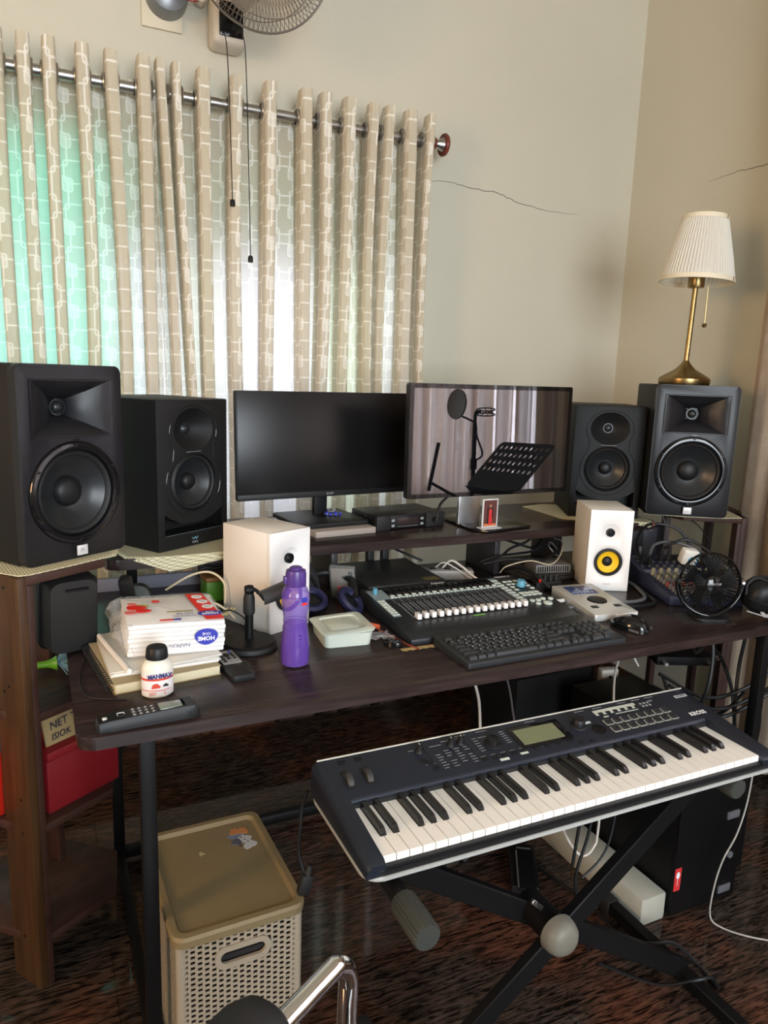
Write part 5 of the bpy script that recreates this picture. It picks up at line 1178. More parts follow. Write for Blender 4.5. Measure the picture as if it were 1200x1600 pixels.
t = thing('cardboard_strip', 'brown cardboard flap with handwriting on the dark red box', 'cardboard', (-.015, 1.675, .539), AL)
box(t, 'flap', mat('brown_cardboard', (.32, .23, .10), .7), (.0, .17), (0, .006), (0, .072), .001, rot=(-.25, 0, 0))
HW = mat('marker_ink', (.012, .015, .04), .5)
text(t, 'handwriting', HW, 'NET', .024, (.030, -.0012, .046), (PI / 2 - .25, -.10, 0), .0003, shear=.2); text(t, 'handwriting', HW, 'TOWEL', .028, (.108, -.0012, .051), (PI / 2 - .25, -.08, 0), .0003, shear=.2)
text(t, 'handwriting', HW, 'ISIOK', .020, (.036, -.0008, .018), (PI / 2 - .25, -.05, 0), .0003, shear=.2); text(t, 'handwriting', mat('red_marker_ink', (.28, .03, .03), .5), 'HOW', .020, (.110, -.0008, .022), (PI / 2 - .25, -.05, 0), .0003, shear=.2)

# ================================================================== STORAGE BIN
sb = thing('storage_bin', 'beige perforated plastic storage bin with khaki lid on the floor under the desk', 'storage bin', (.307, 1.405, 0), .03)
BWx, BDy, BH = .250, .335, .325
# wall panels with real openings: horizontal bars and vertical bars woven as one grid
def grid_wall(parent, L_, H_, loc, rz, handle=False, top=.86):
    bm = bmesh.new(); nx = int(L_ / .0135); nz = int(H_ / .0115); px_ = L_ / nx; pz_ = H_ / nz
    hx0, hx1, hz0, hz1 = L_ * .30, L_ * .72, H_ * .755, H_ * .885
    for i in range(nx + 1):
        x = i * px_
        segs = [(0, H_)] if not (handle and hx0 < x < hx1) else [(0, hz0), (hz1, H_)]
        for z0, z1 in segs: bbox(bm, x - .0025, x + .0025, 0, .0022, z0, z1)
    for j in range(nz + 1):
        z = j * pz_
        for i in range(nx):
            o_ = .5 * pz_ if i % 2 else 0
            zz = z + o_
            if zz > H_: continue
            if handle and hx0 - px_ * .5 < (i + .5) * px_ < hx1 + px_ * .5 and hz0 < zz < hz1: continue
            bbox(bm, i * px_ + .002, (i + 1) * px_ - .002, .0003, .0019, zz - .0027, zz + .0027)
    o = finish(bm, 'woven_wall', BEI, parent, loc, (0, 0, rz), 20); o['kind'] = 'stuff'
    if handle:
        ring = rrect(hx1 - hx0 + .014, hz1 - hz0 + .008, (hz1 - hz0) / 2 + .001, 8, (hx0 + hx1) / 2, (hz0 + hz1) / 2)
        inn = rrect(hx1 - hx0 - .008, hz1 - hz0 - .016, (hz1 - hz0) / 2 - .0085, 8, (hx0 + hx1) / 2, (hz0 + hz1) / 2)
        bm = bmesh.new(); n = len(ring); Y = (-.0025, .004)
        A = [[bm.verts.new((x, y, z)) for x, z in R_] for y in Y for R_ in (ring, inn)]
        for k in range(n):
            k2 = (k + 1) % n
            bm.faces.new((A[0][k], A[0][k2], A[1][k2], A[1][k])); bm.faces.new((A[2][k], A[3][k], A[3][k2], A[2][k2]))
            bm.faces.new((A[0][k], A[2][k], A[2][k2], A[0][k2])); bm.faces.new((A[1][k], A[1][k2], A[3][k2], A[3][k]))
        finish(bm, 'handle_rim', BEI, parent, loc, (0, 0, rz), 40)
    return o
grid_wall(sb, BWx - .02, BH - .01, (-BWx / 2 + .01, -BDy / 2, .005), 0, True)
grid_wall(sb, BDy - .02, BH - .01, (BWx / 2, -BDy / 2 + .01, .005), PI / 2)
grid_wall(sb, BWx - .02, BH - .01, (BWx / 2 - .01, BDy / 2, .005), PI, True)
grid_wall(sb, BDy - .02, BH - .01, (-BWx / 2, BDy / 2 - .01, .005), -PI / 2)
for (sx, sy) in ((1, 1), (1, -1), (-1, 1), (-1, -1)):
    lathe(sb, 'corner_post', BEI, [(.0105, 0), (.0105, BH), (0, BH)], 16, (sx * (BWx / 2 - .0105), sy * (BDy / 2 - .0105), .002))
prism(sb, 'bin_floor', BEI, rrect(BWx - .004, BDy - .004, .015, 4), .002, .006)
prism(sb, 'dark_contents', mat('bin_contents', (.02, .018, .018), .9), rrect(BWx - .02, BDy - .02, .015, 4), .006, .26)
rim0 = lambda w_, d_, z, r: [(x, y, z) for x, y in rrect(w_, d_, r, 7)]
loft(sb, 'lid', KHA, [rim0(BWx + .012, BDy + .012, BH - .012, .026), rim0(BWx + .016, BDy + .016, BH + .004, .028), rim0(BWx + .010, BDy + .010, BH + .011, .026), rim0(BWx - .014, BDy - .014, BH + .011, .020), rim0(BWx - .026, BDy - .026, BH + .003, .016)], cap=(True, True), smooth=30)
for k, (x, y, r_, m_) in enumerate(((.062, .100, .017, mat('sticker_blue', (.16, .20, .28), .3)), (.078, .085, .014, mat('sticker_white', (.50, .52, .55), .35)), (.082, .062, .015, mat('sticker_white', (.50, .52, .55), .35)), (.064, .118, .012, mat('sticker_orange', (.50, .20, .07), .4)), (.082, .115, .012, mat('sticker_orange', (.50, .20, .07), .4)), (.058, .078, .011, mat('sticker_grey', (.10, .10, .13), .3)))):
    prism(sb, 'foil_sticker', m_, [(x + r_ * (1 + .25 * math.sin(3 * a + k)) * math.cos(a), y + r_ * (1 + .2 * math.cos(4 * a + k)) * math.sin(a)) for a in [q * PI / 9 for q in range(18)]], BH + .003, BH + .0038 + k * .0002)
boxes(sb, 'sticker_print', RUB, [(.072 + (k * 7 % 5) * .005 - .012, .076 + (k * 7 % 5) * .005 - .012, .060 + k * .005, .0615 + k * .005, BH + .0040, BH + .0054) for k in range(8)])
prism(sb, 'worn_patch', mat('pale_wear', (.48, .40, .25), .6), [(-.028, .075), (-.022, .078), (-.020, .071), (-.015, .069), (-.017, .064), (-.024, .066), (-.027, .060)], BH + .003, BH + .0033)

# ================================================================== SYNTHESIZER
SX, SY, SZ = .425, .915, .600
sy_ = thing('synthesizer', 'dark navy sixty-one-key synthesizer on a folding stand in front of the desk', 'keyboard', (SX, SY, SZ))
SWd, SDp = .935, .268
TRIM = mat('silver_trim', (.48, .50, .48), .35, metal=.3)
BASEP = rrect(SWd, SDp, .030, 6, SWd / 2, SDp / 2)
prism(sy_, 'silver_edge_trim', TRIM, BASEP, .004, .0105, .001)
prism(sy_, 'underside', BLK, rrect(SWd - .01, SDp - .01, .026, 6, SWd / 2, SDp / 2), 0, .004)
prism(sy_, 'lower_case', BLK, rrect(SWd - .006, SDp - .006, .028, 6, SWd / 2, SDp / 2), .0105, .020, .001)
# end cheeks: rounded blocks rising towards the back
def cheek(x0, x1, side):
    L = []
    for y, h in ((.004, .030), (.012, .036), (.06, .042), (.150, .054), (.262, .072)):
        xs_ = (x0, x1) if side < 0 else (x1, x0)
        o_, i_ = xs_
        d = .006 * side * -1
        L.append([(i_, y, .0105), (i_, y, h), (o_ + d * 1.6, y, h), (o_ + d * .4, y, h - .006), (o_, y, h - .016), (o_, y, .0105)])
    return loft(sy_, 'end_cheek', KORG, L, smooth=50)
cheek(.001, .0335, -1); cheek(.8835, .934, 1)
L = []
for x in (.0335, .8835): L.append([(x, .1535, .0105), (x, .1535, .040), (x, .150, .046), (x, .1515, .0515), (x, .158, .0545), (x, .262, .072), (x, .262, .0105)])
loft(sy_, 'control_panel', KORG, L, smooth=50)
box(sy_, 'rear_edge_trim', mat('pale_trim', (.55, .55, .50), .4), (.012, .925), (.2615, .2665), (.0105, .0735), .002)
SLP = math.atan2(.072 - .0545, .262 - .158)
sp_ = bpy.data.objects.new('panel_face', None); C.objects.link(sp_); sp_.parent = sy_; sp_.location = (0, .158, .0546); sp_.rotation_euler = (SLP, 0, 0)
box(sy_, 'key_bed', BLK, (.0335, .8835), (.006, .1535), (.0105, .024))
pk = .850 / 36; WKD = {}; BKD = None
pat = [0, 1, 3, 4, 5]
for k in range(36):
    n_in = k % 7
    l_n = n_in in (1, 2, 4, 5, 6); r_n = n_in in (0, 1, 3, 4, 5) and k < 35
    kk = (l_n, r_n)
    if kk not in WKD:
        cl = .0062 if l_n else .0007; crr = .0062 if r_n else .0007
        poly = [(.0007, 0), (pk - .0007, 0), (pk - .0007, .048), (pk - crr, .048), (pk - crr, .138), (cl, .138), (cl, .048), (.0007, .048)]
        bm = prism_bm(poly, 0, .0125)
        ed = [e for e in bm.edges if all(v.co.z > .01 for v in e.verts) and all(v.co.y < .001 for v in e.verts)]
        bmesh.ops.bevel(bm, geom=ed, offset=.0015, segments=2, affect='EDGES')
        o = finish(bm, 'white_key', IVO, sy_, (.0335 + k * pk, .0145, .0235), smooth=30); WKD[kk] = o.data
    else:
        o = bpy.data.objects.new('white_key', WKD[kk]); C.objects.link(o); o.parent = sy_; o.location = (.0335 + k * pk, .0145, .0235)
    if r_n:
        if BKD is None:
            L = []
            for y, h in ((0, .0), (.001, .004), (.007, .0095), (.012, .0108), (.090, .0115)):
                w_ = .0052 - .0012 * h / .0115
                L.append([(-.0056, y, -.008), (-w_, y, h), (w_, y, h), (.0056, y, -.008)])
            o = loft(sy_, 'black_key', EBO, L, (.0335 + (k + 1) * pk, .0635, .0365), smooth=25); BKD = o.data
        else:
            o = bpy.data.objects.new('black_key', BKD); C.objects.link(o); o.parent = sy_; o.location = (.0335 + (k + 1) * pk, .0635, .0365)
prism(sy_, 'key_felt', RUB, [(.0335, .150), (.8835, .150), (.8835, .1535), (.0335, .1535)], .024, .044)
# panel controls; x along the keyboard, y up the panel (0 .. .104)
Yp = lambda d: (d - .158) / math.cos(SLP)
for x in (.050, .088):
    box(sp_, 'wheel_well', RUB, (x - .009, x + .009), (Yp(.178), Yp(.222)), (-.0005, .0007), 0)
    lathe(sp_, 'control_wheel', mat('wheel_rubber', (.03, .03, .032), .45), [(0, -.006), (.017, -.006), (.019, -.004), (.019, .004), (.017, .006), (0, .006)], 36, (x, Yp(.200), -.006), (0, PI / 2, 0))
for x in (.055, .088): prism(sp_, 'switch', BLK, rrect(.014, .008, .002, 2, x, Yp(.247)), 0, .0015, .0004)
for x in (.210, .280, .302):
    lathe(sp_, 'small_knob', BLK, [(0, .016), (.0055, .016), (.0065, .013), (.0068, .002), (.0085, 0), (0, 0)], 20, (x, Yp(.234), 0)); box(sp_, 'knob_mark', INK, (x - .0005, x + .0005), (Yp(.234), Yp(.234) + .005), (.0158, .0164), 0)
def printlines(lst): boxes(sp_, 'printed_legend', GRY, [(x0, x1, Yp(y) - .0006, Yp(y) + .0006, 0, .0003) for x0, x1, y in lst])
lst = []
for c_ in range(4):
    for r_ in range(7):
        if (c_ * 5 + r_ * 3) % 7 == 0: continue
        lst.append((.236 + c_ * .0215, .236 + c_ * .0215 + .009 + ((c_ + r_) % 3) * .002, .222 - r_ * .0075))
for r_ in range(6): lst += [(.330, .340, .238 - r_ * .0075), (.396, .407, .242 - r_ * .0068)]
lst += [(.235, .262, .2405), (.265, .31, .248), (.345, .365, .238), (.19, .20, .240), (.205, .225, .195)]
for x in (.10, .15, .27, .40, .45, .52, .56, .60): lst.append((x + .2, x + .225, .2545))
printlines(lst)
[c for c in sp_.children if c.name.startswith('printed_legend')][0]['kind'] = 'stuff'
for x in (.222, .312, .415): box(sp_, 'panel_divider', RUB, (x, x + .0012), (Yp(.178), Yp(.242)), (0, .0006), 0)
for x, y in ((.215, .197), (.220, .181), (.205, .205)): prism(sp_, 'panel_button', BLK, rrect(.013, .007, .002, 2, x, Yp(y)), 0, .002, .0005)
lathe(sp_, 'mode_dial', BLK, [(0, .014), (.010, .014), (.0125, .012), (.0135, .004), (.018, .002), (.0185, 0), (0, 0)], 36, (.365, Yp(.214), 0))
for x in (.325, .347, .370, .392, .414, .444, .472, .499, .527):
    prism(sp_, 'panel_button', BLK, rrect(.013, .0075, .002, 2, x, Yp(.177)), 0, .0022, .0005); box(sp_, 'printed_legend', GRY, (x - .006, x + .006), (Yp(.1845), Yp(.1855)), (0, .0003), 0)
box(sp_, 'cream_tag', BTN, (.352, .372), (Yp(.163), Yp(.169)), (0, .0008), 0); box(sp_, 'cream_tag', BTN, (.402, .420), (Yp(.168), Yp(.173)), (0, .0008), 0)
prism(sp_, 'lcd_bezel', GLS, rrect(.128, .066, .003, 3, .480, Yp(.214)), 0, .0010, .0003)
prism(sp_, 'lcd_screen', LCD, rrect(.100, .047, .001, 2, .476, Yp(.213)), .0009, .0016, 0)
lathe(sp_, 'value_dial', BLK, [(0, .017), (.011, .017), (.0135, .014), (.0140, .003), (.018, .001), (.0185, 0), (0, 0)], 40, (.578, Yp(.214), 0))
prism(sp_, 'round_pad', STL, [(.614 + .0155 * math.cos(a), Yp(.190) + .0155 * math.sin(a)) for a in [k * PI / 14 for k in range(28)]], 0, .002, .0006)
for x, y in ((.550, .165), (.574, .163), (.602, .236), (.598, .222)): prism(sp_, 'panel_button', BLK, rrect(.012, .007, .002, 2, x, Yp(y)), 0, .0022, .0005)
box(sp_, 'cream_tag', BTN, (.596, .612), (Yp(.213), Yp(.219)), (0, .0008), 0)
prism(sp_, 'effects_strip', mat('strip_pale', (.50, .54, .48), .45), rrect(.118, .017, .001, 2, .701, Yp(.2385)), 0, .0006, 0)
for k in range(6): prism(sp_, 'strip_button', RUB, rrect(.012, .0075, .0015, 2, .655 + k * .0205, Yp(.233)), .0005, .0020, .0004)
boxes(sp_, 'strip_line', mat('strip_pale', (.50, .54, .48), .45), [(.655, .668, Yp(.2205), Yp(.224), 0, .0005), (.690, .755, Yp(.2235), Yp(.2255), 0, .0005)])
for k in range(6): boxes(sp_, 'printed_legend', GRY, [(.772 + (k % 3) * .010, .778 + (k % 3) * .010, Yp(.228 + (k // 3) * .009), Yp(.233 + (k // 3) * .009), 0, .0004)])
prism(sp_, 'small_button', mat('grey_key', (.12, .13, .15), .4), rrect(.012, .006, .001, 2, .806, Yp(.243)), 0, .0012, .0003)
PADR = mat('pad_outline', (.36, .36, .31), .5)
for r_ in range(2):
    for k in range(8):
        x, y = .652 + k * .0232, Yp(.204 - r_ * .024)
        prism(sp_, 'pad_outline', PADR, rrect(.0205, .0185, .0025, 2, x, y), 0, .0008, 0); prism(sp_, 'pad', mat('pad_dark', (.022, .024, .030), .4), rrect(.0165, .0145, .002, 2, x, y), .0006, .0026, .0005)
text(sp_, 'logo_text', INK, 'KROSS', .0165, (.882, Yp(.174), .0006), (0, 0, 0), .0002, xs=.95, off=.0003)
prism(sp_, 'logo_plate', mat('logo_plate_grey', (.42, .44, .44), .5), rrect(.036, .009, .001, 2, .895, Yp(.238)), 0, .0008, 0)
text(sp_, 'logo_text', mat('navy_print', (.02, .03, .06), .5), 'KORG', .009, (.895, Yp(.238), .0010), (0, 0, 0), .0002, xs=1.1)

# ---- X stand
st = thing('keyboard_stand', 'black folding X-shaped keyboard stand with grey round clutch and ribbed tube ends', 'keyboard stand', (0, 0, 0))
def bar(parent, name, m, a, b, w_, h_, bv=.002):
    a, b = Vector(a), Vector(b); L_ = (b - a).length; bm = bmesh.new(); bbox(bm, 0, L_, -w_ / 2, w_ / 2, -h_ / 2, h_ / 2); bev(bm, bv, 1)
    q = (b - a).to_track_quat('X', 'Z'); bmesh.ops.transform(bm, matrix=Matrix.Translation(a) @ q.to_matrix().to_4x4(), verts=bm.verts[:])
    return finish(bm, name, m, parent)
SK = mat('stand_black', (0.005, 0.005, 0.0055), 0.45, spec=.2)
bar(st, 'cross_leg', SK, (.478, 1.050, .560), (1.310, 1.050, .035), .022, .044)
bar(st, 'cross_leg', SK, (.560, 1.010, .035), (1.235, 1.010, .560), .022, .044)
for x in (.478, 1.250):
    fy = 0 if x < 1 else .11
    tb = tube(st, 'support_tube', SK, [(x, .865 + fy, .577), (x, 1.19, .577)], .0165, 20, False)
    for y0, y1 in ((.812 + fy, .895 + fy), (1.125, 1.195)):
        bm = bmesh.new(); n = 44
        for kk in range(2): pass
        A = []
        for y in (y0, y0 + .004, y1 - .004, y1):
            rr_ = .0190 if y in (y0, y1) else .0208
            A.append([bm.verts.new((x + (rr_ + (.0016 if q % 2 else 0)) * math.cos(2 * PI * q / n), y, .577 + (rr_ + (.0016 if q % 2 else 0)) * math.sin(2 * PI * q / n))) for q in range(n)])
        for a, b in zip(A, A[1:]):
            for q in range(n): bm.faces.new((a[q], a[(q + 1) % n], b[(q + 1) % n], b[q]))
        bm.faces.new(A[0]); bm.faces.new(A[-1][::-1])
        finish(bm, 'rubber_sleeve', mat('ribbed_grey_rubber', (.034, .037, .032), .55), tb, smooth=25)
for x, y0, y1 in ((1.310, .84, 1.30), (.560, .82, 1.20)):
    fb = bar(st, 'foot_bar', SK, (x, y0, .022), (x, y1, .022), .030, .030)
    for y in (y0, y1): box(fb, 'rubber_foot', RUB, (x - .018, x + .018), (y - .02, y + .02), (0, .040), .004)
DISC = mat('clutch_grey', (.14, .135, .11), .5)
lathe(st, 'clutch_cap', DISC, [(0, .040), (.014, .039), (.025, .036), (.033, .028), (.037, .016), (.038, .003), (.034, 0), (0, 0)], 40, (.856, .975, .338), FACE)
lathe(st, 'clutch_hub', SK, [(.030, -.09), (.030, .001), (0, .001)], 28, (.856, .975, .338), FACE)
bar(st, 'release_lever', STS, (.832, .992, .382), (.802, .985, .412), .006, .010, .001)

t = thing('sustain_pedal', 'black sustain pedal on the granite floor behind the stand clutch', 'pedal', (1.100, 1.440, 0), -.55)
box(t, 'pedal_base', BLK, (0, .075), (0, .19), (0, .035), .006); box(t, 'foot_plate', STL, (.012, .063), (-.02, .13), (.040, .050), .003, rot=(.10, 0, 0))
box(t, 'chrome_line', SLV, (.014, .018), (-.018, .12), (.0505, .0525), 0, rot=(.10, 0, 0)); box(t, 'hinge', SLV, (.018, .058), (.128, .136), (.036, .060), .001)
cable('pedal_cable', 'black pedal cable lying in a loop on the floor right of the stand', BLK, [(1.225, 1.57, .006), (1.245, 1.46, .006), (1.27, 1.35, .006), (1.275, 1.20, .008), (1.285, 1.12, .050), (1.335, 1.10, .050), (1.375, 1.06, .010), (1.36, .99, .010), (1.33, .985, .054), (1.285, 1.0, .050), (1.24, 1.06, .006), (1.16, 1.16, .006)], .004)

t = thing('computer_tower', 'black computer tower on the floor under the right part of the synthesizer', 'computer tower', (1.432, 1.205, 0), .0)
box(t, 'case', mat('tower_black', (.004, .004, .0045), .45, spec=.25), (0, .235), (0.006, .45), (.012, .47), .004)
box(t, 'front_panel', mat('tower_front', (.004, .004, .0045), .35, spec=.25), (0, .235), (0, .008), (.012, .47), .002)
for z in (.03, .25): box(t, 'silver_clip', mat('dim_silver', (.11, .11, .12), .3), (.170, .215), (-.004, .002), (z, z + .022), .002)
lathe(t, 'power_button', mat('dim_silver', (.11, .11, .12), .3), [(0, .004), (.009, .004), (.010, 0), (0, 0)], 20, (.200, 0, .14), FACE)
for x in (.02, .21): box(t, 'rubber_foot', RUB, (x - .012, x + .012), (.02, .06), (0, .012), .002)
box(t, 'red_sticker', mat('sticker_red', (.55, .03, .03), .4), (.002, .024), (-.0012, -.0002), (.085, .150), 0); prism(t, 'sticker_mark', INK, [(.008 * math.cos(a) * .8, .010 * math.sin(a)) for a in [k * PI / 8 for k in range(16)]], 0, .0004, 0, (.013, -.0013, .130), FACE); box(t, 'sticker_mark', INK, (.0122, .0136), (-.0017, -.0012), (.100, .122), 0)
t = thing('foam_block', 'long pale foam block on the floor leaning along the computer tower', 'foam', (1.342, 1.215, 0), .02)
box(t, 'block', FOAM, (0, .085), (0, .43), (0, .078), .006, seg=2)
t = thing('subwoofer_box', 'dark box low under the desk behind the synthesizer, left of the tower', 'box', (1.28, 1.72, 0), .05)
box(t, 'case', mat('dark_box', (.005, .005, .0055), .6, spec=.25), (0, .30), (0, .235), (0, .48), .006)

# ---- things on the lower shelves at the right, sockets and cable tangle
t = thing('router', 'dark flat device with silver plugs on the lower right shelf under the desk', 'router', (1.80, 1.68, .4695), -.4)
box(t, 'case', mat('dark_box', (.005, .005, .0055), .6, spec=.25), (0, .20), (0, .12), (0, .03), .004)
for x in (.02, .17): lathe(t, 'silver_plug', SLV, [(0, .03), (.006, .03), (.007, .02), (.007, 0), (0, 0)], 14, (x, 0, .015), FACE)
t = thing('socket_block', 'small off-white socket block hanging behind the synthesizer, under the desk', 'socket', (1.590, 1.700, .430), -.2)
box(t, 'block', mat('offwhite_socket', (.45, .42, .36), .45), (0, .06), (0, .03), (0, .045), .004); lathe(t, 'socket_hole', RUB, [(0, .001), (.006, .001), (.006, 0), (0, 0)], 12, (.03, 0, .02), FACE)
CB = [
 ([(1.00, 1.62, .70), (1.03, 1.60, .60), (1.05, 1.58, .52), (1.05, 1.56, .42)], 'pale cable hanging straight down under the desk, leftmost behind the synthesizer', WCB, .004),
 ([(1.04, 1.62, .70), (1.10, 1.60, .64), (1.14, 1.58, .56), (1.16, 1.56, .44)], 'thin grey cable curving down beside the pale one under the desk', mat('grey_cable', (.12, .12, .13), .4), .003),
 ([(.90, 1.52, .72), (.91, 1.515, .690), (.935, 1.51, .678), (.965, 1.51, .690), (.965, 1.51, .72)], 'small coil of cream wire showing under the desk front edge', CRC, .0024),
 ([(1.27, 1.50, .72), (1.275, 1.50, .69), (1.285, 1.495, .655)], 'short cream cable end hanging under the desk above the synthesizer', CRC, .0045),
 ([(1.45, 1.62, .60), (1.55, 1.66, .625), (1.62, 1.66, .61), (1.56, 1.60, .575), (1.47, 1.52, .55), (1.40, 1.44, .50), (1.39, 1.40, .43)], 'white cable looping high behind the synthesizer near the socket block', WCB, .0032),
 ([(1.60, 1.66, .58), (1.64, 1.65, .56), (1.68, 1.64, .50)], 'short white cable by the silver plug on the lower shelf', WCB, .0028),
 ([(1.085, 1.25, .50), (1.085, 1.25, .36), (1.10, 1.25, .31), (1.139, 1.25, .252), (1.17, 1.25, .232), (1.195, 1.25, .25), (1.203, 1.25, .29), (1.203, 1.25, .50)], 'pale cable hanging in a U in front of the foam block', WCB, .003),
 ([(1.110, 1.20, .50), (1.096, 1.20, .36), (1.087, 1.20, .262)], 'black cable hanging straight over the foam block, left one', BLK, .004),
 ([(1.145, 1.20, .50), (1.128, 1.20, .34), (1.100, 1.20, .22), (1.134, 1.20, .097), (1.16, 1.20, .008)], 'black cable hanging over the foam block, right one', BLK, .004),
 ([(1.215, 1.20, .50), (1.20, 1.20, .33), (1.175, 1.20, .26), (1.12, 1.20, .22)], 'black cable slanting down across the foam block', BLK, .003),
 ([(1.62, 1.16, .44), (1.605, 1.155, .33), (1.575, 1.15, .25), (1.535, 1.15, .185), (1.515, 1.15, .11), (1.515, 1.15, .03), (1.535, 1.13, .006), (1.575, 1.08, .005), (1.64, 1.03, .005)], 'long white cable running down past the computer tower to the right photo edge', mat('greyish_white_cable', (.40, .38, .34), .5), .0022),
]
for pts, lb, m_, r_ in CB: cable('cable', lb, m_, pts, r_)
tag(lathe(None, 'gold_jack', BRS, [(0, 0), (.0025, .001), (.0025, .020), (.0032, .022), (.0032, .030), (0, .030)], 12, (1.087, 1.20, .230)), 'brass jack tip hanging at the end of the left black cable by the foam', 'plug')
RC = [
 [(1.74, 1.50, .70), (1.73, 1.49, .63), (1.76, 1.50, .585), (1.82, 1.52, .60), (1.86, 1.53, .66), (1.86, 1.53, .72)],
 [(1.72, 1.42, .71), (1.715, 1.40, .60), (1.70, 1.40, .50), (1.70, 1.45, .40)],
 [(1.98, 1.50, .72), (1.93, 1.47, .62), (1.88, 1.44, .54), (1.86, 1.42, .42), (1.88, 1.42, .30)],
 [(2.05, 1.50, .73), (2.01, 1.47, .60), (1.99, 1.45, .48), (2.02, 1.45, .35), (2.03, 1.46, .25)],
 [(2.00, 1.42, .735), (1.98, 1.40, .68), (1.96, 1.38, .64), (1.90, 1.38, .60)],
 [(1.60, 1.48, .55), (1.75, 1.44, .47), (1.88, 1.40, .50), (2.00, 1.36, .60), (2.08, 1.34, .68)],
 [(1.62, 1.46, .52), (1.76, 1.42, .44), (1.90, 1.38, .48), (2.02, 1.34, .58), (2.10, 1.32, .66)],
 [(1.70, 1.42, .40), (1.82, 1.38, .44), (1.94, 1.34, .52), (2.05, 1.30, .62)],
 [(1.62, 1.60, .58), (1.74, 1.54, .615), (1.86, 1.52, .58), (1.93, 1.50, .46), (1.95, 1.48, .32)],
 [(1.70, 1.56, .50), (1.73, 1.54, .42), (1.80, 1.52, .36), (1.88, 1.48, .38), (1.92, 1.44, .46)],
]
RL = ['small U-shaped black cable under the desk right of the lower shelf', 'black cable dropping at the left of the right-hand cable tangle', 'black cable bending outward in the right-hand tangle under the desk', 'outermost black cable in front of the brown curtain under the desk', 'short black cable leaving the desk edge at its right end', 'uppermost of three black cables swept towards the right photo edge', 'middle of three black cables swept towards the right photo edge', 'lowest of three black cables swept towards the right photo edge', 'long black cable arching over the lower right shelf', 'black cable sagging deepest in the right-hand tangle']
for pts, lb in zip(RC, RL): cable('black_cable', lb, BLK, pts, .0055)
cable('power_cable', 'black power cord with plug hanging left of the synthesizer', BLK, [(.428, 1.200, .603), (.420, 1.205, .57), (.415, 1.20, .53), (.412, 1.20, .48), (.42, 1.19, .44)], .0038, seg=8)
t = thing('power_plug', 'black plug at the end of the cord hanging left of the synthesizer', 'plug', (.424, 1.188, .425), 0, rot=(0, .25, 0))
box(t, 'plug_body', RUB, (-.012, .012), (-.009, .009), (-.030, .012), .004); lathe(t, 'strain_relief', RUB, [(0, .03), (.005, .03), (.008, .010), (0, .010)], 14)
t = thing('cable_adapter', 'small dark adapter with nickel plug on the floor behind the stand leg', 'adapter', (.99, 1.60, 0), .2)
box(t, 'adapter_body', mat('dark_brownish', (.035, .028, .022), .5), (0, .05), (0, .035), (0, .03), .004); lathe(t, 'plug_ring', mat('jack_nickel', (.25, .26, .27), .35, .8), [(.006, 0), (.006, .02), (.012, .02), (.013, 0)], 16, (.075, .02, .012), FACE)

# ================================================================== CHAIR (mostly below the frame)
cm = thing('chair', 'chrome-framed chair with a black padded armrest, cropped at the bottom edge', 'chair', (0, 0, 0))
d = Vector((-.85, -.53, 0)).normalized(); off = Vector((.29, -.45, 0))
for k, o3 in enumerate((Vector((0, 0, 0)), off)):
    a = Vector((.290, .697, .697)) + o3
    b = a + d * .52
    pts = [b + Vector((0, 0, -.25)), b, b - d * .02, a + d * .20, a + d * .03, a + Vector((.0, 0, -.004)), a - d * .022 + Vector((0, 0, -.035)), a - d * .022 + Vector((0, 0, -.12)), a - d * .02 + Vector((0, 0, -.684)), a + d * .03 + Vector((0, 0, -.686)), b + Vector((0, 0, -.686))]
    fr = tube(cm, 'chrome_frame', CHR, pts, .0125, 20, True, n=6)
    c0 = a + d * .108; c1 = c0 + d * .28
    P_ = [c0 + (c1 - c0) * s for s in (0, .02, .06, .14, .5, .86, .94, .98, 1)]
    bm = bmesh.new(); tube_into(bm, [p + Vector((0, 0, .010)) for p in P_], [.006, .026, .040, .047, .048, .047, .040, .026, .006], 24); finish(bm, 'armrest_pad', mat('pad_black', (.012, .012, .013), .55), cm, smooth=70)
sc_ = Vector((.300, .700, 0)) + off * .5 + d * .34
for zz, nm, th in ((.44, 'seat', .05),):
    box(cm, nm, mat('pad_black', (.012, .012, .013), .55), (-.20, .20), (-.21, .21), (0, th), .02, loc=(sc_.x, sc_.y, zz), rot=(0, 0, math.atan2(d.y, d.x)))
bq = sc_ + d * .24
box(cm, 'backrest', mat('pad_black', (.012, .012, .013), .55), (-.015, .02), (-.20, .20), (0, .25), .012, loc=(bq.x, bq.y, .55), rot=(0, 0, math.atan2(d.y, d.x)))

# ================================================================== STANDS MIRRORED IN THE GLOSSY SCREEN (they stand outside the frame, before the right curtain)
ms_ = thing('microphone_stand', 'tall black microphone stand with pop filter and shock mount, mirrored in the glossy screen', 'microphone stand', (1.97, .78, 0))
for k in range(3):
    a = .5 + k * 2 * PI / 3; tube(ms_, 'leg', STL, [(0, 0, .12), (.28 * math.cos(a), .28 * math.sin(a), .012)], .008, 8, False)
tube(ms_, 'pole', STL, [(0, 0, .02), (0, 0, 1.20)], .011, 12, False)
lathe(ms_, 'pole_collar', STL, [(0, 0), (.017, 0), (.017, .05), (0, .05)], 16, (0, 0, .98))
bm = bmesh.new()
for z, r_ in ((-.012, .044), (.012, .044)): tube_into(bm, [Vector((r_ * math.cos(a), r_ * math.sin(a), z)) for a in [q * PI / 12 for q in range(24)]], .003, 6, True)
for q in range(8):
    a = q * PI / 4; tube_into(bm, [Vector((.044 * math.cos(a), .044 * math.sin(a), -.012)), Vector((.026 * math.cos(a + .4), .026 * math.sin(a + .4), 0)), Vector((.044 * math.cos(a + .8), .044 * math.sin(a + .8), .012))], .002, 4)
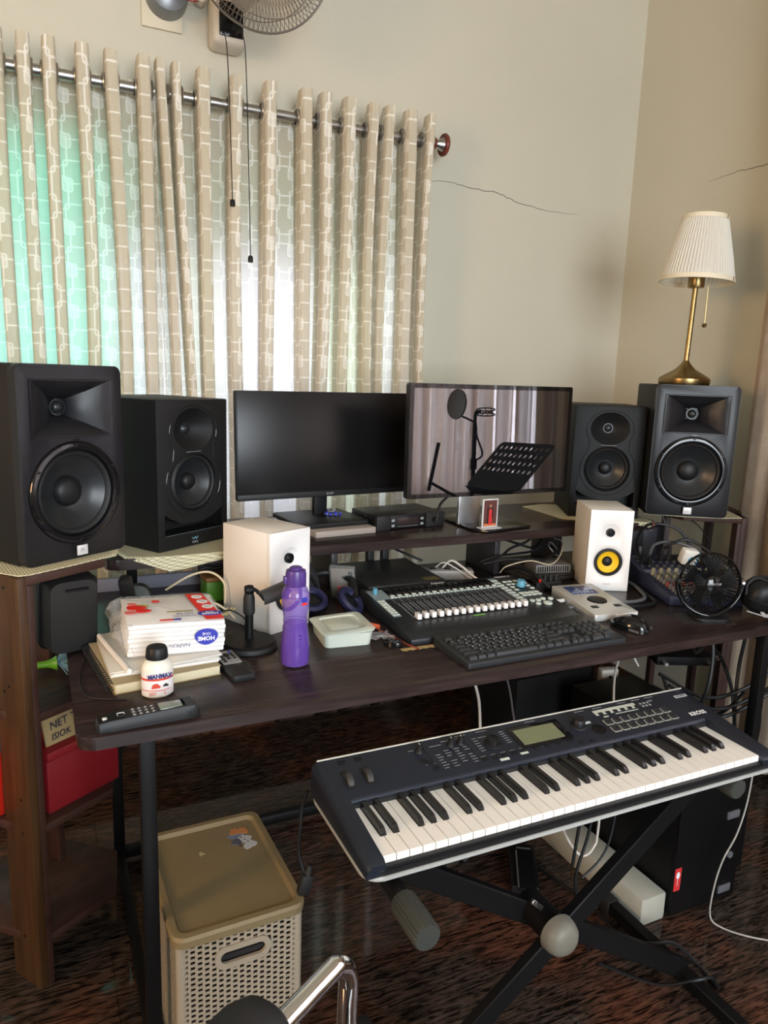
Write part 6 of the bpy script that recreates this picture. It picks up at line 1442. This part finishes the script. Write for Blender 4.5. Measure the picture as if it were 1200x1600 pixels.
finish(bm, 'shock_mount', STL, ms_, (.04, .03, 1.255), (.15, .1, 0))
tube(ms_, 'mount_arm', STL, [(0, 0, 1.19), (0, .005, 1.25), (.02, .015, 1.255)], .008, 8)
pf = lathe(ms_, 'pop_filter', mat('filter_mesh', (.16, .15, .14), .7), [(0, .004), (.066, .003), (.072, .005), (.074, 0), (.072, -.005), (.066, -.003), (0, -.004)], 40, (-.07, -.055, 1.29), (0, PI / 2 + .1, -.05))
tube(ms_, 'gooseneck', STL, [(-.06, -.03, 1.235), (0, 0, 1.20), (.0, .02, 1.14), (.01, .055, 1.06), (.0, .03, 1.03), (0, 0, 1.035)], .005, 8)
tube(ms_, 'boom_arm', STL, [(-.10, -.16, 1.10), (-.12, -.17, .98), (-.14, -.18, .86)], .010, 8, False)
tube(ms_, 'boom_bracket', STL, [(0, 0, .80), (-.13, -.175, .90)], .008, 8, False)
mu = thing('music_stand', 'black perforated music stand, mirrored in the glossy screen', 'music stand', (2.0, 1.02, 0))
xa = Vector((0, .36, .008)).normalized(); ya = Vector((.19, -.11, .185)); ya = (ya - xa * ya.dot(xa)).normalized(); za = xa.cross(ya)
MW, MH = .39, .29
bm = prism_bm(rrect(MW, MH, .025, 5), -.0015, .0015); pl = finish(bm, 'desk_plate', STL, mu)
cb = bmesh.new()
for i in range(10):
    for j in range(4):
        cx_, cy_ = -.163 + i * .0362, .110 - j * .046; A = [cb.verts.new((cx_ + .0085 * math.cos(a), cy_ + .0125 * math.sin(a), -.01)) for a in [q * PI / 5 for q in range(10)]]; B = [cb.verts.new((v.co.x, v.co.y, .01)) for v in A]
        cb.faces.new(A[::-1]); cb.faces.new(B)
        for q in range(10): cb.faces.new((A[q], A[(q + 1) % 10], B[(q + 1) % 10], B[q]))
cut(pl, [cb])
Mx = Matrix(((xa.x, ya.x, za.x, 0), (xa.y, ya.y, za.y, 0), (xa.z, ya.z, za.z, 1.015), (0, 0, 0, 1)))
pl.data.transform(Mx)
bm = bmesh.new(); bbox(bm, -MW / 2, MW / 2, -MH / 2 - .004, -MH / 2, -.002, .05); xf(bm, Mx); finish(bm, 'plate_ledge', STL, mu)
tube(mu, 'pole', STL, [(0, 0, .02), (0, 0, .99)], .010, 12, False)
for k in range(3):
    a = 1.2 + k * 2 * PI / 3; tube(mu, 'leg', STL, [(0, 0, .14), (.24 * math.cos(a), .24 * math.sin(a), .012)], .007, 8, False)
